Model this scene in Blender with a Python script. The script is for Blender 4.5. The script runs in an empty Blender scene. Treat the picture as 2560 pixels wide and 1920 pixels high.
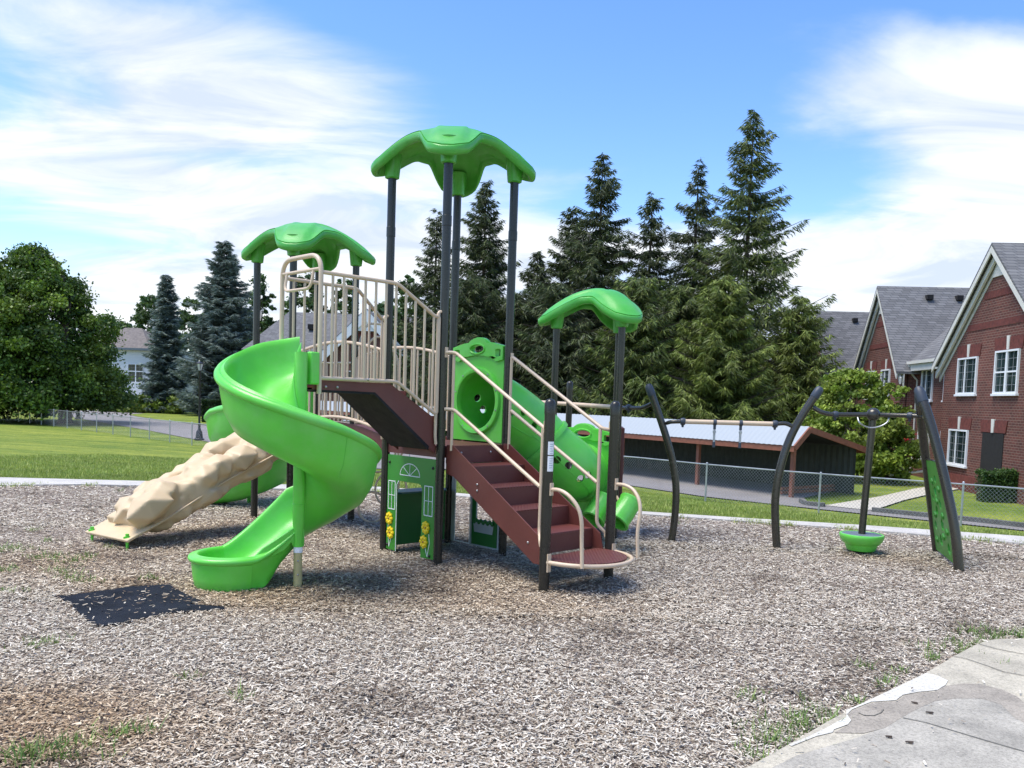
import bpy, math, random
import numpy as np
from mathutils import Vector, Matrix, noise
from mathutils.geometry import tessellate_polygon
rad=math.radians
sc=bpy.context.scene; C=sc.collection
V=Vector
# ---------------------------------------------------------------- camera model
F_,CY_,PT_,RO_,H_=2061.4,176.1,-0.066783,0.033545,1.69
def ray(u,v):
    a=u-1280;b=v-960-CY_
    a,b=a*math.cos(RO_)+b*math.sin(RO_),-a*math.sin(RO_)+b*math.cos(RO_)
    x=a/F_;zc=-b/F_
    return V((x,math.cos(PT_)-zc*math.sin(PT_),math.sin(PT_)+zc*math.cos(PT_)))
def AZ(u,v,z=0.):
    d=ray(u,v);return V((0,0,H_))+d*((z-H_)/d.z)
def AY(u,v,y):
    d=ray(u,v);return V((0,0,H_))+d*(y/d.y)
# ---------------------------------------------------------------- materials
def mat(name,col,rough=.5,metal=0,var=.12,vscale=3.,bump=0.,bscale=40.,spec=.5,attr=False,trans=0.,coat=0.,scuff=0.):
    m=bpy.data.materials.new(name);m.use_nodes=True
    nt=m.node_tree;N=nt.nodes;L=nt.links;b=N['Principled BSDF']
    b.inputs['Roughness'].default_value=rough;b.inputs['Metallic'].default_value=metal
    b.inputs['Specular IOR Level'].default_value=spec
    b.inputs['Coat Weight'].default_value=coat
    tc=N.new('ShaderNodeTexCoord')
    rn=N.new('ShaderNodeTexNoise');rn.inputs['Scale'].default_value=5;rn.inputs['Detail'].default_value=8;rn.inputs['Roughness'].default_value=.7;L.new(tc.outputs['Object'],rn.inputs['Vector'])
    rr_=N.new('ShaderNodeMapRange');rr_.inputs['From Min'].default_value=.35;rr_.inputs['From Max'].default_value=.65;rr_.inputs['To Min'].default_value=rough*.88;rr_.inputs['To Max'].default_value=min(1,rough*1.15);L.new(rn.outputs['Fac'],rr_.inputs['Value']);L.new(rr_.outputs[0],b.inputs['Roughness'])
    nz=N.new('ShaderNodeTexNoise');nz.inputs['Scale'].default_value=vscale;nz.inputs['Detail'].default_value=6
    L.new(tc.outputs['Object'],nz.inputs['Vector'])
    mr=N.new('ShaderNodeMapRange');mr.inputs['From Min'].default_value=.3;mr.inputs['From Max'].default_value=.7
    mr.inputs['To Min'].default_value=1-var;mr.inputs['To Max'].default_value=1+var
    L.new(nz.outputs['Fac'],mr.inputs['Value'])
    mx=N.new('ShaderNodeMix');mx.data_type='RGBA';mx.blend_type='MULTIPLY';mx.inputs[0].default_value=1
    if attr:
        at=N.new('ShaderNodeAttribute');at.attribute_name='Col'
        L.new(at.outputs['Color'],mx.inputs[6])
    else: mx.inputs[6].default_value=(*col,1)
    cb=N.new('ShaderNodeCombineColor')
    for i in range(3): L.new(mr.outputs[0],cb.inputs[i])
    L.new(cb.outputs[0],mx.inputs[7]);L.new(mx.outputs[2],b.inputs['Base Color'])
    if scuff: scuffs(N,L,tc,mx,b,scuff)
    if bump:
        n2=N.new('ShaderNodeTexNoise');n2.inputs['Scale'].default_value=bscale;n2.inputs['Detail'].default_value=4
        L.new(tc.outputs['Object'],n2.inputs['Vector'])
        bp=N.new('ShaderNodeBump');bp.inputs['Strength'].default_value=bump;bp.inputs['Distance'].default_value=.01
        L.new(n2.outputs['Fac'],bp.inputs['Height']);L.new(bp.outputs[0],b.inputs['Normal'])
    if trans:
        tr=N.new('ShaderNodeBsdfTranslucent');L.new(mx.outputs[2],tr.inputs['Color'])
        ms=N.new('ShaderNodeMixShader');ms.inputs[0].default_value=trans
        L.new(b.outputs[0],ms.inputs[1]);L.new(tr.outputs[0],ms.inputs[2])
        L.new(ms.outputs[0],N['Material Output'].inputs['Surface'])
    return m
def scuffs(N,L,tc,mx,b,k):
    # dusty film plus fine pale scratches
    mp=N.new('ShaderNodeMapping');mp.inputs['Scale'].default_value=(9,9,60);mp.inputs['Rotation'].default_value=(.5,.3,.2);L.new(tc.outputs['Object'],mp.inputs[0])
    a=N.new('ShaderNodeTexNoise');a.inputs['Scale'].default_value=1.6;a.inputs['Detail'].default_value=5;a.inputs['Roughness'].default_value=.65;L.new(mp.outputs[0],a.inputs['Vector'])
    d=N.new('ShaderNodeTexNoise');d.inputs['Scale'].default_value=2.2;d.inputs['Detail'].default_value=7;d.inputs['Roughness'].default_value=.7;L.new(tc.outputs['Object'],d.inputs['Vector'])
    r1=N.new('ShaderNodeMapRange');r1.inputs['From Min'].default_value=.64;r1.inputs['From Max'].default_value=.74;r1.inputs['To Max'].default_value=.45*k;L.new(a.outputs['Fac'],r1.inputs['Value'])
    r2=N.new('ShaderNodeMapRange');r2.inputs['From Min'].default_value=.42;r2.inputs['From Max'].default_value=.72;r2.inputs['To Max'].default_value=.22*k;L.new(d.outputs['Fac'],r2.inputs['Value'])
    m1=N.new('ShaderNodeMath');m1.operation='MULTIPLY';L.new(r1.outputs[0],m1.inputs[0])
    g=N.new('ShaderNodeMapRange');g.inputs['From Min'].default_value=.5;g.inputs['From Max'].default_value=.6;L.new(d.outputs['Fac'],g.inputs['Value']);L.new(g.outputs[0],m1.inputs[1])
    ad=N.new('ShaderNodeMath');ad.operation='ADD';L.new(m1.outputs[0],ad.inputs[0]);L.new(r2.outputs[0],ad.inputs[1])
    x=N.new('ShaderNodeMix');x.data_type='RGBA';L.new(ad.outputs[0],x.inputs[0]);L.new(mx.outputs[2],x.inputs[6]);x.inputs[7].default_value=(.42,.50,.36,1);L.new(x.outputs[2],b.inputs['Base Color'])
M={}
M['slide']=mat('slide_plastic',(.115,.58,.05),.32,var=.09,bump=.08,bscale=90,scuff=.8)
M['roofp']=mat('canopy_plastic',(.065,.38,.042),.36,var=.10,bump=.1,bscale=90,scuff=.6)
M['tan']=mat('tan_plastic',(.57,.43,.25),.5,var=.08,bump=.12,bscale=60)
M['beige']=mat('beige_powder',(.60,.46,.315),.38,var=.05)
M['dark']=mat('dark_powder',(.036,.034,.028),.27,metal=.35,var=.05)
M['bronze']=mat('bronze_powder',(.062,.058,.047),.27,metal=.5,var=.05)
M['cap']=mat('cap_rubber',(.035,.045,.06),.5)
M['brown']=mat('brown_vinyl',(.125,.032,.022),.5,var=.1,bump=.25,bscale=220)
M['pgreen']=mat('panel_green',(.035,.24,.02),.42,var=.06)
M['dgreen']=mat('panel_dark_green',(.012,.13,.02),.42,var=.06)
M['teal']=mat('teal_shelf',(.03,.13,.12),.4)
M['white']=mat('white_line',(.8,.8,.78),.5,var=.03)
M['pgrey']=mat('pale_grey_panel',(.36,.40,.40),.5)
M['yellow']=mat('yellow_plastic',(.85,.62,.01),.4,var=.08)
M['steel']=mat('galvanised',(.42,.43,.44),.4,metal=.7,var=.15)
M['paleP']=mat('pale_olive_pole',(.42,.36,.16),.5,var=.15)
M['rubber']=mat('rubber_mat',(.013,.016,.022),.9,spec=.15,var=.3,bump=.6,bscale=150)
M['bolt']=mat('bolt_metal',(.4,.38,.36),.3,metal=.8)
M['seatgrey']=mat('seat_grey',(.13,.16,.18),.6,bump=.4,bscale=120)
M['trunk']=mat('bark',(.075,.055,.04),.9,var=.4,vscale=9,bump=.8,bscale=20)
M['leaf']=mat('leaves',(1,1,1),.55,attr=True,var=.18,vscale=.6,trans=.3)
M['needle']=mat('needles',(1,1,1),.6,attr=True,var=.3,vscale=.5,trans=.22)
M['mull']=mat('thin_glazing_bar',(.35,.36,.36),.5)
M['trim']=mat('cream_trim',(.62,.60,.53),.6,var=.05)
M['wframe']=mat('white_window_frame',(.75,.76,.76),.5,var=.03)
M['glass']=mat('window_glass',(.02,.035,.037),.12,var=.5,vscale=1.3,spec=.35)
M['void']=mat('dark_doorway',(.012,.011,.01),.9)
M['cwood']=mat('carport_wood',(.22,.075,.04),.6,var=.2,vscale=6)
M['lamp']=mat('lamp_black',(.018,.018,.02),.4)
M['lens']=mat('lamp_glass',(.6,.6,.55),.15)
M['red']=mat('red_plastic',(.6,.02,.03),.4)
def gm(name,build):
    m=bpy.data.materials.new(name);m.use_nodes=True;nt=m.node_tree;build(nt,nt.nodes,nt.links,nt.nodes['Principled BSDF']);return m
def noise_n(N,L,tc,scale,detail=6,rough=.55,vec=None,out='Object'):
    n=N.new('ShaderNodeTexNoise');n.inputs['Scale'].default_value=scale;n.inputs['Detail'].default_value=detail;n.inputs['Roughness'].default_value=rough
    L.new(vec or tc.outputs[out],n.inputs['Vector']);return n
def ramp(N,L,src,stops):
    r=N.new('ShaderNodeValToRGB');e=r.color_ramp.elements
    while len(e)<len(stops): e.new(.5)
    for x,(p,c) in zip(e,stops): x.position=p;x.color=(*c,1)
    L.new(src,r.inputs[0]);return r
def mixc(N,L,fac,a,b,mode='MIX'):
    m=N.new('ShaderNodeMix');m.data_type='RGBA';m.blend_type=mode
    for s,x in((0,fac),(6,a),(7,b)):
        if hasattr(x,'is_linked'): L.new(x,m.inputs[s])
        elif s==0: m.inputs[0].default_value=x
        else: m.inputs[s].default_value=(*x,1)
    return m.outputs[2]
def gripm(nt,N,L,b):
    b.inputs['Base Color'].default_value=(.14,.037,.027,1);b.inputs['Roughness'].default_value=.5
    tc=N.new('ShaderNodeTexCoord');mp=N.new('ShaderNodeMapping');mp.inputs['Rotation'].default_value=(0,0,rad(45));L.new(tc.outputs['Object'],mp.inputs[0])
    vo=N.new('ShaderNodeTexVoronoi');vo.inputs['Scale'].default_value=24;vo.inputs['Randomness'].default_value=.0;L.new(mp.outputs[0],vo.inputs['Vector'])
    r=ramp(N,L,vo.outputs['Distance'],[(.25,(1,1,1)),(.5,(0,0,0))]);bp=N.new('ShaderNodeBump');bp.inputs['Strength'].default_value=.9;bp.inputs['Distance'].default_value=.012;L.new(r.outputs[0],bp.inputs['Height']);L.new(bp.outputs[0],b.inputs['Normal'])
M['grip']=gm('grip_vinyl',gripm)
M['pan']=mat('shade_black_underside',(.006,.005,.005),.8)  # near-black colour paints in the shade beneath the rising link
# ---------------------------------------------------------------- mesh builder
class MB:
    def __init__(s): s.v=[];s.f=[]
    def add(s,vs,fs):
        o=len(s.v);s.v+= [V(p) for p in vs];s.f+=[tuple(i+o for i in f) for f in fs];return s
    def box(s,c,h,X=(1,0,0),Y=(0,1,0),Z=(0,0,1)):
        c=V(c);X=V(X)*h[0];Y=V(Y)*h[1];Z=V(Z)*h[2]
        vs=[c+X*i+Y*j+Z*k for k in(-1,1) for j in(-1,1) for i in(-1,1)]
        return s.add(vs,[(0,2,3,1),(4,5,7,6),(0,1,5,4),(2,6,7,3),(0,4,6,2),(1,3,7,5)])
    def bx(s,x0,x1,y0,y1,z0,z1): return s.box(((x0+x1)/2,(y0+y1)/2,(z0+z1)/2),(abs(x1-x0)/2,abs(y1-y0)/2,abs(z1-z0)/2))
    def tube(s,P,r,n=10,closed=False,cap=True):
        P=[V(p) for p in P];m=len(P);R=r if isinstance(r,(list,tuple)) else [r]*m
        T=[]
        for i in range(m):
            a=P[(i-1)%m] if closed or i>0 else P[i];b=P[(i+1)%m] if closed or i<m-1 else P[i]
            T.append((b-a).normalized())
        up=V((0,0,1)) if abs(T[0].z)<.9 else V((1,0,0))
        n0=(up-T[0]*up.dot(T[0])).normalized();rings=[]
        for i in range(m):
            n0=(n0-T[i]*n0.dot(T[i])).normalized();b=T[i].cross(n0)
            rings.append([P[i]+(n0*math.cos(2*math.pi*k/n)+b*math.sin(2*math.pi*k/n))*R[i] for k in range(n)])
        vs=[p for q in rings for p in q];fs=[]
        for i in range(m if closed else m-1):
            j=(i+1)%m
            for k in range(n):
                k2=(k+1)%n;fs.append((i*n+k,i*n+k2,j*n+k2,j*n+k))
        if cap and not closed: fs+=[tuple(range(n))[::-1],tuple((m-1)*n+k for k in range(n))]
        return s.add(vs,fs)
    def lathe(s,prof,c,n=20,Z=(0,0,1),a0=0,a1=2*math.pi):
        Z=V(Z).normalized();X=Z.orthogonal().normalized();Y=Z.cross(X);c=V(c);vs=[];fs=[]
        for r,z in prof:
            for k in range(n):
                a=2*math.pi*k/n;vs.append(c+Z*z+(X*math.cos(a)+Y*math.sin(a))*max(r,1e-4))
        for i in range(len(prof)-1):
            for k in range(n):
                k2=(k+1)%n;fs.append((i*n+k,i*n+k2,(i+1)*n+k2,(i+1)*n+k))
        return s.add(vs,fs)
    def prism(s,O,X,Y,poly,t,holes=()):
        """flat sheet with holes: polygon in the plane O + a X + b Y, thickness t along X x Y (centred)"""
        O=V(O);X=V(X).normalized();Y=V(Y).normalized();Nn=X.cross(Y)
        loops=[list(poly)]+[list(h) for h in holes]
        flat=[[V((p[0],p[1],0)) for p in l] for l in loops]
        tri=tessellate_polygon(flat);pts=[p for l in loops for p in l];n=len(pts)
        vs=[O+X*p[0]+Y*p[1]+Nn*t/2 for p in pts]+[O+X*p[0]+Y*p[1]-Nn*t/2 for p in pts]
        fs=[tuple(q) for q in tri]+[tuple(i+n for i in q[::-1]) for q in tri];o=0
        for l in loops:
            m=len(l)
            for i in range(m):
                a=o+i;b=o+(i+1)%m;fs.append((a,b,b+n,a+n))
            o+=m
        return s.add(vs,fs)
    def grid(s,rows,cu=False,cv=False):
        """rows: list of lists of points"""
        m=len(rows);n=len(rows[0]);vs=[p for r in rows for p in r];fs=[]
        for i in range(m if cu else m-1):
            for j in range(n if cv else n-1):
                i2=(i+1)%m;j2=(j+1)%n;fs.append((i*n+j,i*n+j2,i2*n+j2,i2*n+j))
        return s.add(vs,fs)
    def dome(s,c,r,h,Z=(0,0,1),n=8):
        return s.lathe([(r,0),(r*.92,h*.5),(r*.6,h*.87),(0,h)],c,n,Z)
def spl(P,n=6,closed=False):
    P=[V(p) for p in P];out=[];m=len(P)
    for i in range(m if closed else m-1):
        p0=P[(i-1)%m] if closed or i>0 else P[i]*2-P[i+1];p1=P[i];p2=P[(i+1)%m]
        p3=P[(i+2)%m] if closed or i<m-2 else P[i+1]*2-P[i]
        for k in range(n):
            t=k/n;out.append(.5*((2*p1)+(p2-p0)*t+(2*p0-5*p1+4*p2-p3)*t*t+(3*p1-p0-3*p2+p3)*t**3))
    if not closed: out.append(P[-1])
    return out
def fillet(P,r,n=5):
    """polyline with rounded corners"""
    P=[V(p) for p in P];out=[P[0]]
    for i in range(1,len(P)-1):
        a=(P[i-1]-P[i]);b=(P[i+1]-P[i]);rr=min(r,a.length*.45,b.length*.45);a=P[i]+a.normalized()*rr;b=P[i]+b.normalized()*rr
        for k in range(n+1):
            t=k/n;out.append(a*(1-t)**2+P[i]*2*t*(1-t)+b*t*t)
    out.append(P[-1]);return out
def ell(cx,cy,rx,ry,n=24,a0=0,a1=2*math.pi):
    full=abs(a1-a0)>6.2
    return [(cx+rx*math.cos(a0+(a1-a0)*k/(n if full else n-1)),cy+ry*math.sin(a0+(a1-a0)*k/(n if full else n-1))) for k in range(n)]
def rrect(x0,x1,y0,y1,r,n=4):
    o=[]
    for cx,cy,a in((x1-r,y1-r,0),(x0+r,y1-r,90),(x0+r,y0+r,180),(x1-r,y0+r,270)):
        for k in range(n+1): o.append((cx+r*math.cos(rad(a+90*k/n)),cy+r*math.sin(rad(a+90*k/n))))
    return o
def rootpos(p):
    o=V((0,0,0))
    while p is not None: o=o+p.location;p=p.parent
    return o
def obj(name,mb,m,parent=None,smooth=True,bev=0,ang=38,label=None,seg=2):
    me=bpy.data.meshes.new(name);o0=rootpos(parent)
    me.from_pydata([tuple(v-o0) for v in mb.v],[],mb.f);me.validate()
    o=bpy.data.objects.new(name,me);C.objects.link(o)
    me.materials.append(M[m] if isinstance(m,str) else m)
    import bmesh as _b
    bm=_b.new();bm.from_mesh(me);_b.ops.recalc_face_normals(bm,faces=bm.faces);bm.to_mesh(me);bm.free()
    if smooth: me.shade_smooth();me.set_sharp_from_angle(angle=rad(ang))
    if parent: o.parent=parent
    if bev:
        md=o.modifiers.new('bevel','BEVEL');md.width=bev;md.segments=seg;md.limit_method='ANGLE';md.angle_limit=rad(40)
    if label: o['label']=label
    return o
def raw(name,verts,faces_n,m,parent=None,cols=None,smooth=False,quads=True):
    """fast mesh: verts (N,k,3) -> N separate k-gons, colour per polygon"""
    N,k,_=verts.shape
    me=bpy.data.meshes.new(name);me.vertices.add(N*k)
    o0=np.array(rootpos(parent));me.vertices.foreach_set('co',(verts.reshape(-1,3)-o0).astype(np.float32).ravel())
    me.loops.add(N*k);me.loops.foreach_set('vertex_index',np.arange(N*k,dtype=np.int32))
    me.polygons.add(N);me.polygons.foreach_set('loop_start',np.arange(0,N*k,k,dtype=np.int32))
    me.update(calc_edges=True)
    if cols is not None:
        a=me.color_attributes.new('Col','FLOAT_COLOR','CORNER')
        c=np.ones((N,k,4),np.float32);c[:,:,:3]=cols[:,None,:];a.data.foreach_set('color',c.ravel())
    o=bpy.data.objects.new(name,me);C.objects.link(o);me.materials.append(M[m] if isinstance(m,str) else m)
    if parent: o.parent=parent
    return o
def bolts(L,par,r=.013,h=.01,m='bolt',n=8,name='bolt'):
    for c,d in L: b=MB();b.dome(c,r,h,d,n);obj(name,b,m,par)
def thing(name,loc,label,cat,group=None):
    o=bpy.data.objects.new(name,None);C.objects.link(o);o.location=loc;o.empty_display_size=.2
    o['label']=label;o['category']=cat
    if group:o['group']=group
    return o
def tag(o,label,cat,group=None,kind=None):
    if label:o['label']=label
    if cat:o['category']=cat
    if group:o['group']=group
    if kind:o['kind']=kind
    return o
def ss(a,b,x):
    t=min(1,max(0,(x-a)/(b-a)));return t*t*(3-2*t)
def interp(x,P):
    if x<=P[0][0]: p,q=P[0],P[1]
    elif x>=P[-1][0]: p,q=P[-2],P[-1]
    else:
        for p,q in zip(P,P[1:]):
            if p[0]<=x<=q[0]: break
    return p[1]+(q[1]-p[1])*(x-p[0])/(q[0]-p[0])
# ---------------------------------------------------------------- terrain
CURB=[(-40,13.0),(-8.26,13.26),(-7.09,13.76),(-2.18,14.21),(-.86,13.88),(1.92,12.38),(3.54,11.93),(4.89,11.56),(6.75,10.73),(9,9.6),(14,7)]   # mulch side of the edging
CURBF=[(-40,14.1),(-8.9,14.31),(-2.28,14.82),(-.8,14.2),(1.96,12.66),(3.6,12.25),(5.08,11.95),(7.13,11.35),(9.3,10.25),(14.3,7.6)]
FENCE=[(-60,84.5),(-44.4,70.5),(-29.3,56.2),(-18.5,46),(-14.9,42.6),(4.07,29.3),(6.39,26.5),(9.35,23.9),(12.06,22.6),(13.43,21.5),(20,16)]
DROP=-1.4
def gz(x,y):
    c=interp(x,CURBF);f=interp(x,FENCE)
    if y<=c: return 0.
    t=min(1,(y-c)/(f-c));return DROP*(.65*t+.35*t*t*(3-2*t))
def AG(u,v):
    d=ray(u,v);t=5.
    while t<400:
        p=V((0,0,H_))+d*t
        if p.z<=gz(p.x,p.y): return V((p.x,p.y,gz(p.x,p.y)))
        t+=.1
    return p
# ================================================================ play structure
PS=thing('play_structure',(-.7,9,0),'large green, brown and beige playground climber with three green canopies, spiral slide and crawl tube','play structure')
e1=V((.7071,.7071,0));e2=V((.7071,-.7071,0));S=.912;UP=V((0,0,1))
A=V((-.714,8.213,0))
def W(a,b,z=0.): 
    p=A+e1*a+e2*b;p.z=z;return p
PR=.0445
def post(x,y,h,r=PR,capped=False,ring=None,name='post',m='dark'):
    b=MB();b.tube([(x,y,-.15),(x,y,h)],r,16)
    o=obj(name,b,m,PS)
    if capped:
        c=MB();c.lathe([(r+.003,-.09),(r+.003,0),(r*.93,.022),(r*.62,.04),(0,.048)],(x,y,h),16);obj('post_cap',c,'dark',o)
    if ring:
        c=MB();c.lathe([(r,-.1),(r+.004,-.097),(r+.004,0),(r,.004)],(x,y,ring),16);obj('joint_collar',c,'dark',o)
    return o
for a,b in((0,0),(0,-S),(S,-S),(S,0)):
    p=W(a,b);post(p.x,p.y,4.16,ring=3.46)
LT=V((-2.76,10.25,0))
for p in((-2.76,10.25),(-3.405,10.895),(-2.115,10.895),(-2.76,11.54)): post(p[0],p[1],3.6)
K1=W(0,1.46);K2=W(S,1.46)
post(K1.x,K1.y,1.66,r=.047,capped=True);post(K2.x,K2.y,1.66,r=.047,capped=True)
J=V((1.29,10.15,0));Lp=V((1.37,11.06,0));I=V((.52,10.68,0))
for p in(J,Lp,I): post(p.x,p.y,2.88)
post(.79,11.75,1.93,capped=True)
# ---- canopies
def canopy(c,zc,lobes,n,rot,Rt=.845,Rm=.53,posts=()):
    b=MB();NA=24*n;NR=16
    def shape(ph):
        d=(ph-rot)%(2*math.pi/n);d=min(d,2*math.pi/n-d)/(math.pi/n)
        w=1-ss(.06,.86,d);return d,w
    cols=[]
    for k in range(NA):
        ph=2*math.pi*k/NA;d,w=shape(ph);R=Rm+(Rt-Rm)*w
        zR=-.105-.275*w**1.15
        dirv=V((math.cos(ph),math.sin(ph),0));L=[]
        def top(f):
            q=f**1.9;z=zR*q
            rr=f*R
            side=rr*math.sin(d*math.pi/n);lobe=1-ss(.13,.19,side)
            z+=.028*lobe*ss(.12,.35,f)*(1-ss(.86,1,f)*.5)
            if n==4 and f>.55: z+=-.03*ss(.55,.95,f)*(1-lobe)*.5
            return z
        for i in range(1,NR+1):
            f=i/NR;L.append(dirv*(f*R)+UP*(zc+top(f)))
        zr=zc+top(1)
        for dr,dz in((.006,-.004),(.001,-.010),(.001,-.016),(.016,-.019),(.022,-.03),(.020,-.07),(.010,-.092),(-.010,-.104),(-.034,-.10),(-.048,-.085),(-.055,-.06)):
            L.append(dirv*(R+dr)+UP*(zr+dz))
        for f in(.88,.75,.6,.45,.3,.15): L.append(dirv*(f*R)+UP*(zc+top(f)-.055))
        cols.append([V((c[0],c[1],0))+p for p in L])
    b.grid(cols,cu=True)
    m=len(cols[0]);o=len(b.v);b.v.append(V((c[0],c[1],zc)));b.v.append(V((c[0],c[1],zc-.055)))
    for k in range(NA):
        k2=(k+1)%NA;b.f.append((o,k*m,k2*m));b.f.append((o+1,k2*m+m-1,k*m+m-1))
    cv=obj('canopy',b,'roofp',PS,ang=55)
    q=MB();q.lathe([(.062,-.01),(.062,.014),(.05,.022),(0,.024)],(c[0],c[1],zc),20);obj('canopy_button',q,'roofp',cv)
    for p in posts:
        q=MB();q.lathe([(.052,-.13),(.075,-.12),(.09,.03),(.10,.12)],(p[0],p[1],zc-.37),16);obj('post_socket',q,'roofp',cv)
    return cv
ctr=W(S/2,-S/2)
canopy(ctr,4.46,4,4,rad(90),posts=[W(0,0),W(0,-S),W(S,-S),W(S,0)])
canopy((-2.735,10.895),3.85,4,4,rad(90),posts=[(-2.76,10.25),(-3.405,10.895),(-2.115,10.895),(-2.76,11.54)])
c3=(J+Lp+I)/3
canopy(c3,3.11,3,3,math.atan2(I.y-c3.y,I.x-c3.x),Rt=.765,Rm=.34,posts=[J,Lp,I])
# ---- decks
def deck(pts,z,t=.1,name='deck'):
    b=MB();b.prism((0,0,z-.008),(1,0,0),(0,1,0),[(p.x,p.y) for p in pts],.016)
    o=obj(name,b,'grip',PS,smooth=False,bev=.004)
    n=len(pts)
    for i in range(n):
        p,q=V(pts[i]),V(pts[(i+1)%n]);d=(q-p).normalized();nn=d.cross(UP)
        s=MB();mid=(p+q)/2;mid.z=z-.018-t/2;s.box(mid,((q-p).length/2-.05,.004,t/2),d,nn,UP)
        obj('deck_skirt',s,'brown',o,smooth=False)
    return o
deck([W(0,0),W(S,0),W(S,-S),W(0,-S)],1.2)
LTp=[V((-2.76,10.25,0)),V((-2.115,10.895,0)),V((-2.76,11.54,0)),V((-3.405,10.895,0))]
deck(LTp,1.2);deck([J,Lp,I],.3)
def bolt(p,n,r=.013,par=PS,m='bolt'):
    b=MB();b.dome(p,r,.009,n);return b
# ---- main stairs
ST=obj('staircase',MB().box(W(S/2,.02,1.11),(S/2-.06,.006,.085),e1,e2,UP),'brown',PS,smooth=False)
prof=[(0.0,1.215),(.09,1.215),(1.36,.44),(1.40,.30),(1.40,.22),(1.24,.22),(.12,.90),(0.0,.93)]
for a in(.06,S-.06):
    b=MB();b.prism(W(a,0.03),e2,UP,prof,.014);obj('stringer',b,'brown',ST,smooth=False,bev=.003)
tops=[1.02,.84,.66,.48];run=.315
for i,z in enumerate(tops):
    b0=.04+i*run
    t=MB();n=22;w0=-.385;w1=.385
    # scalloped rear edge, dimpled top
    pts=[(w0,0),(w1,0)]
    back=[]
    for k in range(n*2+1):
        s=w1+(w0-w1)*k/(n*2);back.append((s,-.325-(.012 if k%2 else 0)))
    t.prism(W(S/2,b0+run+.0,z-.008),e1,-e2,[(p[0],-p[1]) for p in pts[:2]]+[(p[0],-p[1]) for p in back],.016)
    tr=obj('tread',t,'grip',ST,smooth=False,bev=.003)
    rz=MB();rz.box(W(S/2,b0+run-.006,z-.098),(.385,.006,.084),e1,e2,UP);obj('riser',rz,'brown',ST,smooth=False)
bolts([(W(a,.03,1.13),e2) for a in(.25,.66)]+[(W(.052,x,z),-e1) for (x,z) in((.5,.86),(.5,.80),(1.2,.4))],ST)
# half-round platform
pl=MB();cen=W(S/2,1.42);
def plp(f=1.,n=18):
    o=[(-S/2+.05,0.)]
    o=[(-.40*f-.02,-.06)]+[(-.43*f*math.cos(math.pi*k/n)*1.02,.50*f*math.sin(math.pi*k/n)**.8) for k in range(n+1)]+[(.40*f+.02,-.06)]
    return o
pl.prism(cen+UP*.285,e1,e2,plp(.97),.018)
PLT=obj('step_platform',pl,'grip',PS,smooth=False,bev=.004)
b=MB();b.tube([cen+e1*(p[0])+e2*(p[1])+UP*.275 for p in plp(1.06)[1:-1]],.02,10)
b.tube([K1+UP*.275+e2*.05,cen+e1*(-.456)+UP*.275],.02,8);b.tube([K2+UP*.275+e2*.05,cen+e1*(.456)+UP*.275],.02,8)
for K in(K1,K2): b.box(K+UP*.27+e2*.052,(.022,.006,.08),e1,e2,UP)
obj('edge_rail',b,'beige',PLT)
for K,s in((K1,1),(K2,-1)):
    P0=K+e2*.05+UP*.92;x=V(K);
    foot=K+e2*.38+e1*(.06*s)
    b=MB();b.tube(spl([P0,P0+e2*.10,P0+e2*.2-UP*.035,P0+e2*.285-UP*.12+e1*.02*s,P0+e2*.32-UP*.24+e1*.04*s,foot+UP*.5-e2*.015,foot+UP*.27],5),.017,10)
    b.box(K+UP*.92+e2*.052,(.02,.005,.055),e1,e2,UP)
    obj('hand_loop',b,'beige',PLT)
# stair handrails
for a,s in((0.,1),(S,-1)):
    b=MB();o=a+.055*s if a==0 else a-.055
    top=fillet([W(a,.045,2.13),W(o,.12,2.13),W(o,1.36,1.44),W(a,1.41,1.43)],.07)
    low=fillet([W(a,.045,1.57),W(o,.12,1.57),W(o,1.32,.92)],.06)
    b.tube(top,.018,10);b.tube(low,.018,10)
    b.tube(fillet([W(o,.10,2.13),W(o,.10,1.16)],.03),.015,8)
    b.tube(fillet([W(o,1.335,1.45),W(o,1.335,.52),W(a,1.40,.44),W(a,1.41,.40)],.07),.017,8)
    b.box(W(a,1.41,1.46),(.018,.005,.05),e1,e2,UP);b.box(W(a,.05,2.13),(.018,.005,.05),e1,e2,UP)
    obj('handrail',b,'beige',ST)
# stickers on the near newel post
for z0,z1 in((1.22,1.335),(1.075,1.21)):
    b=MB();rows=[]
    for z in(z0,z1):
        rows.append([K1+V((math.cos(t)*.0485,math.sin(t)*.0485,z)) for t in[rad(-100+k*8) for k in range(10)]])
    b.grid(rows);o=obj('warning_sticker',b,'white',PS)
    t=MB()
    for k in range(5):
        zz=z1-.025-k*.02
        t.grid([[K1+V((math.cos(q)*.049,math.sin(q)*.049,zz+h)) for q in[rad(-82+j*6) for j in range(8-(k%3))]] for h in(0,.005)])
    obj('sticker_print',t,'pgrey',o)
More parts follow.
